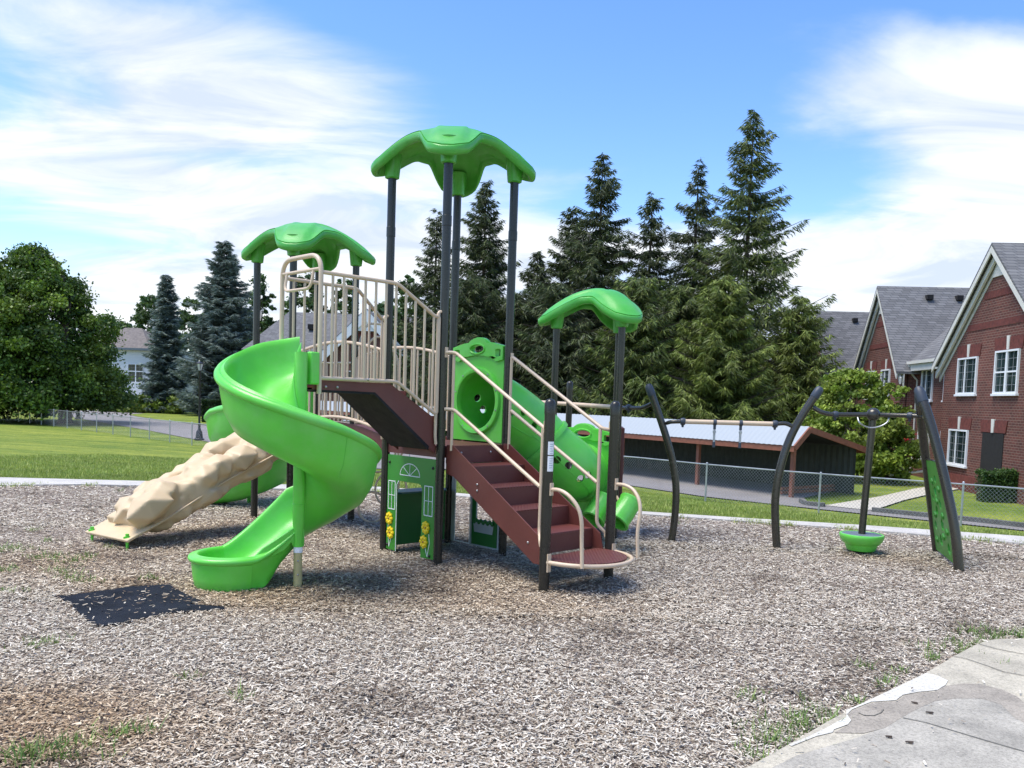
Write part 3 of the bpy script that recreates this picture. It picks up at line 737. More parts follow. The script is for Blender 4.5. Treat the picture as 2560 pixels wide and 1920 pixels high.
# ---- rear curved slide
q=MB();cx,cy=-3.92,12.35;R2=[]
cp_=[V((-3.08,11.22,0)),V((-3.48,11.60,0)),V((-3.95,11.90,0))]+[V((cx+.34*math.cos(rad(t)),cy+.34*math.sin(rad(t)),0)) for t in range(180,-101,-35)]+[V((-4.45,12.03,0))]
cp_=spl(cp_,5);nR=len(cp_)
for k in range(nR):
    t=(cp_[min(k+1,nR-1)]-cp_[max(k-1,0)]).normalized();ou=V((-t.y,t.x,0));f=k/(nR-1);z=1.2-.28*ss(0,.35,f)-.78*max(0,(f-.2)/.8)
    R2.append([cp_[k]+ou*((s_-.33)*.95)+UP*(z+zz) for s_,zz in secA])
q.grid(R2,cv=True);q.f.append(tuple(range(len(secA))));q.f.append(tuple((nR-1)*len(secA)+k for k in range(len(secA))))
S2=obj('rear_slide',q,'slide',PS,ang=50)
q=MB();q.tube([(cx,cy,-.1),(cx,cy,1.75)],.05,16);obj('centre_column',q,'slide',S2)
q=MB();q.tube([(-4.17,12.0,-.1),(-4.17,12.0,.2)],.03,10);obj('slide_foot',q,'dark',S2)
dd=(Hp-Ep).normalized();q=MB();w2=S-.1
q.prism(Ep+dd*.05,dd,UP,[(0,1.22),(.09,1.22),(.09,1.95)]+[(w2/2-(w2/2-.09)*math.cos(rad(a)),1.95+.16*math.sin(rad(a))) for a in range(20,180,20)]+[(w2-.09,1.95),(w2-.09,1.22),(w2,1.22),(w2,2.2),(w2/2,2.32),(0,2.2)],.04)
obj('slide_hood',q,'slide',PS,bev=.01)

# ================================================================ overhead climbing frame on the right
CF=thing('climbing_frame',(3.2,9.8,0),'dark metal climbing frame with curved posts, overhead bars and round green spinner seat','climbing frame')
def px(L,z,y,ox,oy,s): pass
def P4(x,y,Y): return AY(1340+x/2.765,900+y/2.765,Y)
def P5(x,y,Y): return AY(1860+x/2.766,900+y/2.766,Y)
a1=[P4(x,y,Y) for x,y,Y in((930,1252,10.11),(958,1100,10.11),(968,900,10.11),(948,720,10.11),(908,560,10.1),(850,380,10.1),(800,240,10.1))]
a1[0].z=-.1
b=MB();b.tube(spl(a1,6),.045,16);o1=obj('curved_post',b,'bronze',CF)
e=a1[-1];d=(a1[-1]-a1[-2]).normalized()
b=MB();b.lathe([(.047,-.01),(.05,0),(.05,.07),(.044,.11),(.025,.135),(0,.14)],e,16,d);obj('post_cap',b,'cap',o1)
a2=[P4(x,y,Y) for x,y,Y in((1672,1312,9.79),(1656,1150,9.79),(1655,950,9.79),(1688,750,9.79),(1748,560,9.8),(1830,400,9.8),(1925,255,9.8))]
a2[0].z=-.1
b=MB();b.tube(spl(a2,6),.047,16);o2_=obj('curved_post',b,'bronze',CF)
e=a2[-1];d=(a2[-1]-a2[-2]).normalized()
b=MB();b.lathe([(.049,-.01),(.053,0),(.053,.07),(.047,.11),(.028,.135),(0,.14)],e,16,d);obj('post_cap',b,'cap',o2_)
def cuff(p,d,r=.036,L=.028,par=CF,drop=.07):
    b=MB();d=V(d).normalized();b.lathe([(.02,-L),(r,-L*.9),(r+.006,0),(r,L*.9),(.02,L)],p,16,d)
    b.tube([p-UP*.02,p-UP*drop],[.022,.012],8);return obj('bar_clamp',b,'cap',par)
def bar(name,P,m,r=.027,par=CF): b=MB();b.tube(P,r,12);return obj(name,b,m,par)
# bar between the two curved posts
lft=P4(905,436,10.1);L1=P4(935,428,10.0);L2=P4(1015,425,9.97);R1=P4(1652,443,9.85);R2_=P4(1725,440,9.83);R3=P4(1790,468,9.8)
bar('curved_bar',spl([lft,L1,L2],5),'bronze',.024);bar('curved_bar',spl([R1,R2_,R3],5),'bronze',.024)
mb=bar('overhead_bar',[L2,R1],'beige',.0285);cuff(L2,R1-L2,.04,.03);cuff(R1,R1-L2,.04,.03)
for fx in(1238,1418):
    t=(fx-1015)/(1652-1015);p=L2+(R1-L2)*t
    b=MB();b.lathe([(.033,-.02),(.036,-.018),(.036,.018),(.033,.02)],p,14,(R1-L2).normalized());b.box(p-UP*.045,(.014,.012,.04));h=obj('swing_hanger',b,'cap',CF)
    b=MB();b.tube([p-UP*.07,p-UP*.10],.012,8)
    for k in range(1): b.tube([p-UP*.10,p-UP*.125],.02,8)
    b.tube([p-UP*.12,p-UP*.24],.014,8);obj('swivel',b,'steel',h)
    b=MB();b.tube([p-UP*.235,p-UP*.30],.018,8);obj('hanger_tip',b,'cap',h)
# bar from the first curved post back to the play structure
q0=V((.40,12.32,1.66));q1=V((.79,11.75,1.65));q2=P4(600,330,10.62);q3=P4(640,330,10.5);q4=P4(720,332,10.3);q5=P4(765,318,10.2);q6=P4(808,296,10.11)
bar('overhead_bar',[q0,q1,q2],'beige',.0285);cuff(q3,q3-q2,.04,.03);bar('curved_bar',spl([q2,q3,q4,q5,q6],5),'bronze',.024)
# bar from second curved post to the A-frame
s0=P5(478,328,9.8);s1=P5(530,358,9.76);s2=P5(590,374,9.74);s3=P5(632,377,9.73);ball=P5(893,378,9.71);s4=P5(1148,385,9.55);s5=P5(1240,390,9.45)
bar('overhead_bar',spl([s0,s1,s2,s3],5)+[ball,s4,s5],'bronze',.026);cuff(s3,ball-s3,.036,.03);cuff(s4,s5-s4,.036,.03)
# spinner
base=V((4.18,9.71,0))
SB=MB();SB.tube([base+UP*.22,ball],.041,20);SPN=obj('spinner_pole',SB,'bronze',CF)
b=MB();b.lathe([(.079*math.cos(rad(a)),.079*math.sin(rad(a))) for a in range(-90,91,15)],ball,24,UP);obj('ball_joint',b,'bronze',SPN)
b=MB();b.tube(spl([P5(785,398,9.6),P5(800,435,9.55),P5(845,462,9.6),P5(895,468,9.6),P5(950,455,9.6),P5(990,430,9.6),P5(1003,400,9.65)],4),.0085,8);obj('turning_handle',b,'steel',SPN)
b=MB();b.lathe([(0,.03),(.10,.032),(.155,.045),(.175,.085),(.185,.115),(.20,.122),(.235,.165),(.248,.205),(.250,.225),(.244,.238),(.225,.240),(.22,.235)],base,40);SE=obj('spinner_seat',b,'slide',CF)
b=MB();b.lathe([(0,.238),(.20,.238),(.222,.234)],base,40)
for k in range(8):
    t=2*math.pi*k/8;b.dome(base+V((.14*math.cos(t),.14*math.sin(t),.236)),.012,.006)
obj('seat_top',b,'seatgrey',SE)
b=MB();b.tube([base+UP*-.1,base+UP*.05],.05,16);obj('seat_base',b,'dark',SE)
# A-frame legs and climbing panel
ln=[P5(x,y,Y) for x,y,Y in((1498,1452,8.77),(1462,1200,8.82),(1395,860,8.92),(1315,530,9.05),(1262,350,9.15),(1238,285,9.2))]
lb=[P5(x,y,Y) for x,y,Y in((1346,1338,9.92),(1296,1000,9.85),(1252,640,9.7),(1228,420,9.55),(1218,290,9.35))]
ln[0].z=-.1;lb[0].z=-.1
b=MB();b.tube(spl(ln,6),.052,18);o3=obj('slanted_leg',b,'bronze',CF);b=MB();b.tube(spl(lb,6),.05,18);o4=obj('slanted_leg',b,'bronze',CF)
e=ln[-1];d=(ln[-1]-ln[-2]).normalized()
b=MB();b.lathe([(.055,-.012),(.058,0),(.058,.10),(.052,.145),(.034,.175),(0,.188)],e,20,d);obj('post_cap',b,'cap',o3)
e=lb[-1];d=(lb[-1]-lb[-2]).normalized()
b=MB();b.lathe([(.052,-.012),(.055,0),(.055,.10),(.05,.14),(.03,.165),(0,.175)],e,18,d);obj('post_cap',b,'cap',o4)
# panel plane through the leg bases and the top
def lerpz(L,z):
    L=spl(L,6)
    for p,q in zip(L,L[1:]):
        if p.z<=z<=q.z: return p+(q-p)*((z-p.z)/(q.z-p.z))
    return L[-1]
n0,b0=lerpz(ln,.06),lerpz(lb,.06);n1,b1=lerpz(ln,1.15),lerpz(lb,1.15)
X=(b0-n0).normalized();Yv=((n1+b1)/2-(n0+b0)/2);Yv=(Yv-X*Yv.dot(X)).normalized();w0=(b0-n0).length;w1=(b1-n1).length;sh=(n1-n0).dot(X);ht=((n1+b1)/2-(n0+b0)/2).length
poly=[(.07,0),(w0-.06,0),(w0-.10,ht*.25),(sh+w1-.04+ .06,ht*.55),(sh+w1-.05,ht),(sh+.05,ht),(sh*.5+.06,ht*.5)]
hs=[]
rnd=random.Random(5)
for (fx,fy,r) in((.25,.12,.07),(.6,.16,.08),(.8,.3,.06),(.42,.34,.08),(.62,.48,.07),(.35,.56,.06),(.55,.68,.07),(.75,.60,.045),(.45,.82,.055)):
    hx=(w0*(1-fy)+w1*fy)*fx+sh*fy;hy=ht*fy
    hs.append([(hx+r*(.8+.3*rnd.random())*math.cos(rad(a)),hy+r*(.8+.35*rnd.random())*math.sin(rad(a))) for a in(20,85,150,210,275,330)])
b=MB();b.prism(n0,X,Yv,poly,.03,hs);cp=obj('climbing_panel',b,'pgreen',CF,smooth=False,bev=.005)
Np=X.cross(Yv)
for (fx,fy) in((.42,.22),(.72,.42),(.3,.45),(.52,.58),(.66,.78),(.3,.72),(.2,.3),(.8,.14)):
    p=n0+X*((w0*(1-fy)+w1*fy)*fx+sh*fy)+Yv*ht*fy
    for s in(1,-1):
        b=MB();b.lathe([(.045,.0),(.04,.014),(.02,.024),(0,.026)],p+Np*.014*s,7,Np*s);obj('hand_hold',b,'pgreen',cp)
b=MB()
for p,q in((n0,b0),(n1,b1)): b.tube([p,q],.014,8)
obj('cross_bar',b,'bronze',CF)
# ================================================================ setting
def lawn(nt,N,L,b):
    tc=N.new('ShaderNodeTexCoord')
    a=noise_n(N,L,tc,.35,5);f=noise_n(N,L,tc,9,8,.7);g=noise_n(N,L,tc,60,4,.7)
    mp=N.new('ShaderNodeMapping');mp.inputs['Rotation'].default_value=(0,0,rad(8));mp.inputs['Scale'].default_value=(.04,.9,1)
    L.new(tc.outputs['Object'],mp.inputs[0]);st=noise_n(N,L,tc,1,3,.5,mp.outputs[0])
    c1=ramp(N,L,st.outputs['Fac'],[(.36,(.155,.205,.034)),(.64,(.24,.28,.055))]).outputs[0]
    c2=ramp(N,L,f.outputs['Fac'],[(.3,(.4,.5,.4)),(.7,(1.35,1.3,1.2))]).outputs[0]
    c3=ramp(N,L,a.outputs['Fac'],[(.35,(.75,.85,.8)),(.65,(1.2,1.12,1.05))]).outputs[0]
    c=mixc(N,L,1.,c1,c2,'MULTIPLY');c=mixc(N,L,1.,c,c3,'MULTIPLY')
    vo=N.new('ShaderNodeTexVoronoi');vo.inputs['Scale'].default_value=7;L.new(tc.outputs['Object'],vo.inputs['Vector'])
    vm=N.new('ShaderNodeMath');vm.operation='LESS_THAN';vm.inputs[1].default_value=.13;L.new(vo.outputs['Distance'],vm.inputs[0])
    sp=N.new('ShaderNodeSeparateXYZ');L.new(tc.outputs['Object'],sp.inputs[0])
    lt=N.new('ShaderNodeMath');lt.operation='MULTIPLY';lt.inputs[1].default_value=.55;L.new(vm.outputs[0],lt.inputs[0])
    pt_=noise_n(N,L,tc,1.7,6,.65);pm=ramp(N,L,pt_.outputs['Fac'],[(.3,(.62,.72,.6)),(.5,(1,1,1)),(.72,(1.2,1.1,.95))]).outputs[0];c=mixc(N,L,1.,c,pm,'MULTIPLY');c=mixc(N,L,lt.outputs[0],c,(.5,.5,.33))
    L.new(c,b.inputs['Base Color']);b.inputs['Roughness'].default_value=.9;b.inputs['Specular IOR Level'].default_value=.15
    bp=N.new('ShaderNodeBump');bp.inputs['Strength'].default_value=.7;bp.inputs['Distance'].default_value=.04;L.new(f.outputs['Fac'],bp.inputs['Height']);L.new(bp.outputs[0],b.inputs['Normal'])
M['lawn']=gm('lawn',lawn)
def lawn2(nt,N,L,b):
    lawn(nt,N,L,b)
def soil(nt,N,L,b):
    tc=N.new('ShaderNodeTexCoord');f=noise_n(N,L,tc,22,8,.75);a=noise_n(N,L,tc,1.1,4)
    c1=ramp(N,L,f.outputs['Fac'],[(.3,(.13,.095,.07)),(.5,(.27,.215,.17)),(.7,(.42,.37,.31))]).outputs[0]
    c2=ramp(N,L,a.outputs['Fac'],[(.35,(.75,.7,.66)),(.65,(1.1,1.1,1.1))]).outputs[0]
    L.new(mixc(N,L,1.,c1,c2,'MULTIPLY'),b.inputs['Base Color']);b.inputs['Roughness'].default_value=.95
    bp=N.new('ShaderNodeBump');bp.inputs['Strength'].default_value=1;bp.inputs['Distance'].default_value=.03;L.new(f.outputs['Fac'],bp.inputs['Height']);L.new(bp.outputs[0],b.inputs['Normal'])
M['soil']=gm('mulch_base',soil)
def chip(nt,N,L,b):
    at=N.new('ShaderNodeAttribute');at.attribute_name='Col';tc=N.new('ShaderNodeTexCoord');f=noise_n(N,L,tc,120,3)
    c2=ramp(N,L,f.outputs['Fac'],[(.3,(.75,.75,.75)),(.7,(1.2,1.2,1.2))]).outputs[0]
    L.new(mixc(N,L,1.,at.outputs['Color'],c2,'MULTIPLY'),b.inputs['Base Color']);b.inputs['Roughness'].default_value=.85;b.inputs['Specular IOR Level'].default_value=.25
M['chip']=gm('wood_chip',chip)
def conc(col,dirt=.25,sc_=3.,sheen=0):
    def f(nt,N,L,b):
        tc=N.new('ShaderNodeTexCoord');a=noise_n(N,L,tc,sc_,6,.6);g=noise_n(N,L,tc,70,6,.85)
        c1=ramp(N,L,a.outputs['Fac'],[(.3,tuple(x*(1-dirt) for x in col)),(.7,tuple(x*(1+dirt*.5) for x in col))]).outputs[0]
        c2=ramp(N,L,g.outputs['Fac'],[(.34,(.5,.5,.5)),(.5,(1,1,1)),(.66,(1.3,1.3,1.3))]).outputs[0]
        L.new(mixc(N,L,1.,c1,c2,'MULTIPLY'),b.inputs['Base Color']);b.inputs['Roughness'].default_value=.85
        bp=N.new('ShaderNodeBump');bp.inputs['Strength'].default_value=.35;bp.inputs['Distance'].default_value=.004;L.new(g.outputs['Fac'],bp.inputs['Height']);L.new(bp.outputs[0],b.inputs['Normal'])
    return f
M['conc']=gm('concrete',conc((.46,.415,.31),.3,2.));M['concw']=gm('concrete_white_worn',conc((.60,.57,.48),.15));M['concb']=gm('concrete_stain',conc((.33,.29,.225),.25,5))
M['concg']=gm('concrete_grey',conc((.38,.35,.28),.35,2.6));M['edging']=gm('edging_concrete',conc((.50,.47,.41),.2))
M['walk']=gm('walk_concrete',conc((.52,.48,.39),.12));M['kerb']=gm('kerb',conc((.13,.125,.115),.3))
M['asph']=gm('asphalt',conc((.235,.215,.20),.15,.8))
def brick(nt,N,L,b):
    tc=N.new('ShaderNodeTexCoord');sp=N.new('ShaderNodeSeparateXYZ');L.new(tc.outputs['Object'],sp.inputs[0])
    ad=N.new('ShaderNodeMath');L.new(sp.outputs[0],ad.inputs[0]);L.new(sp.outputs[1],ad.inputs[1])
    cb=N.new('ShaderNodeCombineXYZ');L.new(ad.outputs[0],cb.inputs[0]);L.new(sp.outputs[2],cb.inputs[1])
    br=N.new('ShaderNodeTexBrick');br.inputs['Scale'].default_value=1;br.inputs['Brick Width'].default_value=.26;br.inputs['Row Height'].default_value=.098;br.inputs['Mortar Size'].default_value=.011
    br.inputs['Mortar Smooth'].default_value=.2
    br.inputs['Color1'].default_value=(.145,.043,.029,1);br.inputs['Color2'].default_value=(.085,.028,.020,1);br.inputs['Mortar'].default_value=(.22,.14,.105,1)
    L.new(cb.outputs[0],br.inputs['Vector']);a=noise_n(N,L,tc,.8,4)
    c2=ramp(N,L,a.outputs['Fac'],[(.3,(.8,.8,.8)),(.7,(1.2,1.2,1.2))]).outputs[0]
    L.new(mixc(N,L,1.,br.outputs['Color'],c2,'MULTIPLY'),b.inputs['Base Color']);b.inputs['Roughness'].default_value=.85
    bp=N.new('ShaderNodeBump');bp.inputs['Strength'].default_value=.5;bp.inputs['Distance'].default_value=.01;bp.invert=True;L.new(br.outputs['Fac'],bp.inputs['Height']);L.new(bp.outputs[0],b.inputs['Normal'])
M['brick']=gm('red_brick',brick)
M['soldier']=mat('soldier_brick',(.13,.033,.024),.85,var=.3,vscale=7)
def shingle(nt,N,L,b):
    tc=N.new('ShaderNodeTexCoord');sp=N.new('ShaderNodeSeparateXYZ');L.new(tc.outputs['Object'],sp.inputs[0])
    cb=N.new('ShaderNodeCombineXYZ');ad=N.new('ShaderNodeMath');L.new(sp.outputs[0],ad.inputs[0]);L.new(sp.outputs[1],ad.inputs[1]);L.new(ad.outputs[0],cb.inputs[0]);L.new(sp.outputs[2],cb.inputs[1])
    br=N.new('ShaderNodeTexBrick');br.inputs['Scale'].default_value=1;br.inputs['Brick Width'].default_value=.38;br.inputs['Row Height'].default_value=.13;br.inputs['Mortar Size'].default_value=.012
    br.inputs['Color1'].default_value=(.18,.178,.175,1);br.inputs['Color2'].default_value=(.115,.114,.112,1);br.inputs['Mortar'].default_value=(.055,.057,.062,1)
    L.new(cb.outputs[0],br.inputs['Vector']);L.new(br.outputs['Color'],b.inputs['Base Color']);b.inputs['Roughness'].default_value=.9
M['shingle']=gm('grey_shingle',shingle)
M['tshingle']=mat('taupe_shingle',(.15,.13,.115),.9,var=.25,vscale=3)
def siding(nt,N,L,b):
    tc=N.new('ShaderNodeTexCoord');w=N.new('ShaderNodeTexWave');w.wave_type='BANDS';w.bands_direction='Z';w.inputs['Scale'].default_value=1.6;L.new(tc.outputs['Object'],w.inputs['Vector']);w.wave_profile='SAW'
    c=ramp(N,L,w.outputs['Fac'],[(0,(.50,.51,.51)),(.15,(.62,.63,.63)),(1,(.68,.69,.69))]);L.new(c.outputs[0],b.inputs['Base Color']);b.inputs['Roughness'].default_value=.7
M['siding']=gm('white_siding',siding)
def metalroof(nt,N,L,b):
    b.inputs['Base Color'].default_value=(.31,.34,.355,1);b.inputs['Roughness'].default_value=.65;b.inputs['Metallic'].default_value=.1
M['metalroof']=gm('ribbed_metal_roof',metalroof)
M['gwall']=mat('olive_corrugated_wall',(.038,.042,.032),.7,var=.1)
# ground sheet reaching the horizon
xs=list(np.concatenate([[-900,-500,-300,-180,-120,-90],np.arange(-70,40,1.0),[45,55,70,90,120,180,300,500,900]]))
ys=list(np.concatenate([[-60,-20,0,3,6],np.arange(7,90,.5),[95,105,120,150,200,300,500,900,1500]]))
b=MB();b.grid([[V((x,y,gz(x,y)-.03)) for y in ys] for x in xs])
g=obj('ground',b,'lawn',None,smooth=False);tag(g,None,None,kind='structure')
# mulch bed (follows the edging)
def inc(x,P=CURB): return interp(x,P)
b=MB();rows=[]
for i in range(121):
    x=-16+32*i/120;y1=inc(x)+.05;rows.append([V((x,-3+(y1+3)*j/60,.0+.02*noise.noise(V((x*.7,(-3+(y1+3)*j/60)*.7,0))))) for j in range(61)])
b.grid(rows);o=obj('mulch_bed',b,'soil',None);tag(o,None,None,kind='structure')
b=MB()
xs2=[-40,-20,-8.9,-7.1,-5,-2.28,-.8,.5,1.96,3.6,5.08,7.13,9.3,14.3]
rows=[]
for x in[xs2[0]+(xs2[-1]-xs2[0])*k/200 for k in range(201)]:
    rows.append([V((x,inc(x)-.03,-.04)),V((x,inc(x)-.03,.035)),V((x,inc(x,CURBF),.035)),V((x,inc(x,CURBF)+.02,-.06))])
b.grid(rows);o=obj('edging_path',b,'edging',None,smooth=False);tag(o,None,None,kind='structure')
# asphalt (draped sheets)
def drape(name,pts_px,m,lift,z=None,extra=()):
    pts=[AG(u,v) if not isinstance(u,str) else V((v[0],v[1],0)) for u,v in pts_px]
    poly=[(p.x,p.y) for p in pts]
    tri=tessellate_polygon([[V((x,y,0)) for x,y in poly]])
    b=MB();b.add([V((x,y,gz(x,y)+lift)) for x,y in poly],[tuple(t) for t in tri])
    import bmesh
    me=bpy.data.meshes.new(name);me.from_pydata([tuple(v) for v in b.v],[],b.f)
    bm=bmesh.new();bm.from_mesh(me)
    for _ in range(4):
        el=[e for e in bm.edges if e.calc_length()>3]
        if not el: break
        bmesh.ops.subdivide_edges(bm,edges=el,cuts=1,use_grid_fill=False)
        bmesh.ops.triangulate(bm,faces=bm.faces)
    for v in bm.verts: v.co.z=gz(v.co.x,v.co.y)+lift
    bm.to_mesh(me);bm.free();o=bpy.data.objects.new(name,me);C.objects.link(o);me.materials.append(M[m]);tag(o,None,None,kind='structure');return o
W_=lambda x,y:('w',(x,y))
road=drape('road',[(195,1046),(271,1059),(361,1074),(452,1092),(535,1107),(700,1136),(900,1170)]+[W_(-2,36),W_(4.3,31.2),W_(6.6,28),W_(9.5,25.6),W_(12.2,23.6),W_(15,21.5),W_(22,17),W_(22,19.5),W_(14.33,23.6),W_(11.25,25.9),W_(9.9,27.2),W_(10.2,28.6),W_(14,33.5),W_(-8,64),W_(-30,88)]+[(434,1033),(465,1028),(420,1026),(253,1024),(134,1029)],'asph',.005)
isl=drape('grass_island',[(322,1037),(345,1042),(400,1050),(480,1060),(557,1068),(600,1076),(700,1085),(760,1060),(640,1040),(520,1032),(434,1031),(370,1033)],'lawn',.03)
wk=drape('footpath',[(2063,1265),(2120,1272),(2182,1277),(2260,1252),(2330,1235),(2430,1218),(2480,1211),(2453,1208),(2370,1211),(2290,1222),(2200,1242)],'walk',.02)
# kerb along the right lawn
b=MB();K=[AG(u,v) for u,v in((1998,1256),(2012,1262),(2040,1266),(2062,1268))];K2_=[AG(u,v) for u,v in((2180,1279),(2300,1291),(2430,1305),(2560,1320),(2700,1336))]
for KK in(K,K2_):
    rows=[]
    for p in spl(KK,4): rows.append([p+V((-.05,-.08,0)),p+V((-.05,-.08,.13)),p+V((.05,.10,.13)),p+V((.05,.10,0))])
    b.grid(rows)
o=obj('kerb',b,'kerb',None,smooth=False);tag(o,None,None,kind='structure')
# grass plots beyond the kerb, a little raised, come from the ground sheet
# foreground concrete slab
E_=[AZ(u,v,.05) for u,v in((1820,1950),(1865,1920),(1972,1861),(2075,1800),(2178,1747),(2315,1682),(2384,1641),(2436,1613),(2462,1603),(2487,1598),(2560,1596),(2700,1600))]
poly=[(p.x,p.y) for p in E_]+[(9,5.9),(9,0),(0.2,0),(.75,3.4)]
def slab(name,poly,z,m,t=.06):
    b=MB();b.prism((0,0,z-t/2),(1,0,0),(0,1,0),poly,t);o=obj(name,b,m,None,smooth=False);tag(o,None,None,kind='structure');return o
slab('concrete_pad',poly,.05,'conc',.15)
def pad(name,px_,z,m): 
    pts=[AZ(u,v,z) for u,v in px_];b=MB();b.add([V((p.x,p.y,z)) for p in pts],[tuple(t) for t in tessellate_polygon([[V((p.x,p.y,0)) for p in pts]])]);o=obj(name,b,m,None,smooth=False);tag(o,None,None,kind='structure');return o
def Z1(L): return [(1800+x/2.911,1500+y/2.911) for x,y in L]
pad('worn_white_patch',Z1([(500,1052),(620,1003),(760,938),(920,848),(920,800),(1010,762),(1100,722),(1300,628),(1500,532),(1570,545),(1660,585),(1640,618),(1580,655),(1440,668),(1330,690),(1280,728),(1100,740),(960,795),(925,830),(955,875),(930,905),(830,940),(820,962),(700,990),(600,1030),(520,1062)]),.054,'concw')
pad('wet_stain',Z1([(1560,668),(1640,625),(1780,606),(1900,612),(2050,650),(2160,700),(2230,760),(2230,900),(2150,860),(2050,760),(1900,715),(1720,715),(1560,735),(1440,790),(1330,850),(1200,930),(1040,970),(830,965),(930,912),(960,878),(930,835),(965,800),(1110,748),(1290,735),(1340,696),(1450,674)]),.0525,'concb')
pad('grey_concrete',Z1([(300,1260),(560,1130),(800,1060),(1000,1000),(1200,925),(1330,845),(1560,730),(1720,710),(1900,712),(2050,758),(2150,855),(2230,900),(2230,1400),(300,1400)]),.0515,'concg')
def jointline(L,z=.0555,w=.0028):
    b=MB();pts=[AZ(*p,z) for p in Z1(L)]
    for p,q in zip(pts,pts[1:]):
        d=(q-p).normalized();b.box((p+q)/2,((q-p).length/2,w,.001),d,UP.cross(d),UP)
    return b
M['joint']=gm('joint_dirt',conc((.19,.175,.14),.3,8.))
b=MB()
for L in([(1700,408),(1790,425),(1940,475),(2060,520),(2212,548)],[(1880,318),(2000,350),(2100,372),(2212,392)],[(1330,855),(1500,890),(1700,950),(1900,1010),(2212,1100)],[(1010,820),(1050,838),(1120,840),(1170,820),(1190,795)]):
    q=jointline(L);b.add(q.v,q.f)
o=obj('pavement_joints',b,'joint',None,smooth=False);tag(o,None,None,kind='structure')
for i,(x,y) in enumerate(((1415,752),(1525,824),(1228,1000),(1378,1040))):
    p=AZ(*Z1([(x,y)])[0],.055);b=MB()
    for k in range(3): b.dome(p+V((.005*k,-.003*k,0)),.006,.004,UP,5)
    b.box(p+UP*.006,(.015+.004*(i%2),.0045,.003),V((1,(-.5,-.1,-.1,0)[i],0)).normalized(),V((0,1,0)),UP)
    o=obj('dead_leaf',b,'trunk',None);tag(o,('dark dead leaf on the concrete nearest the slab edge and white patch','dark dead leaf on grey concrete just right of the upper crack','small dark leaf scrap on concrete, left of the larger scrap','largest dark leaf scrap lying on the grey concrete')[i],'leaf','dead leaves on the concrete')
# ---- rubber mat
z=.014
mp_=[(127,1492),(175,1490),(225,1483),(330,1468),(422,1463),(440,1474),(470,1490),(504,1505),(470,1512),(560,1519),(562,1525),(430,1534),(300,1560),(258,1567),(240,1563),(224,1557),(205,1540),(190,1528),(175,1510),(160,1503)]
pts=[AZ(u,v,z) for u,v in mp_];b=MB();b.prism((0,0,z),(1,0,0),(0,1,0),[(p.x,p.y) for p in pts],.018)
o=obj('rubber_mat',b,'rubber',None,smooth=False);tag(o,'black rubber wear mat half buried in wood chips below the spiral slide exit','mat')
MATP=pts
def inpoly(x,y,P):
    r=np.zeros(len(x),bool);n=len(P)
    for i in range(n):
        (x0,y0),(x1,y1)=P[i],P[(i+1)%n]
        if y0==y1: continue
        r^=((y0>y)!=(y1>y))&(x<(x1-x0)*(y-y0)/(y1-y0)+x0)
    return r
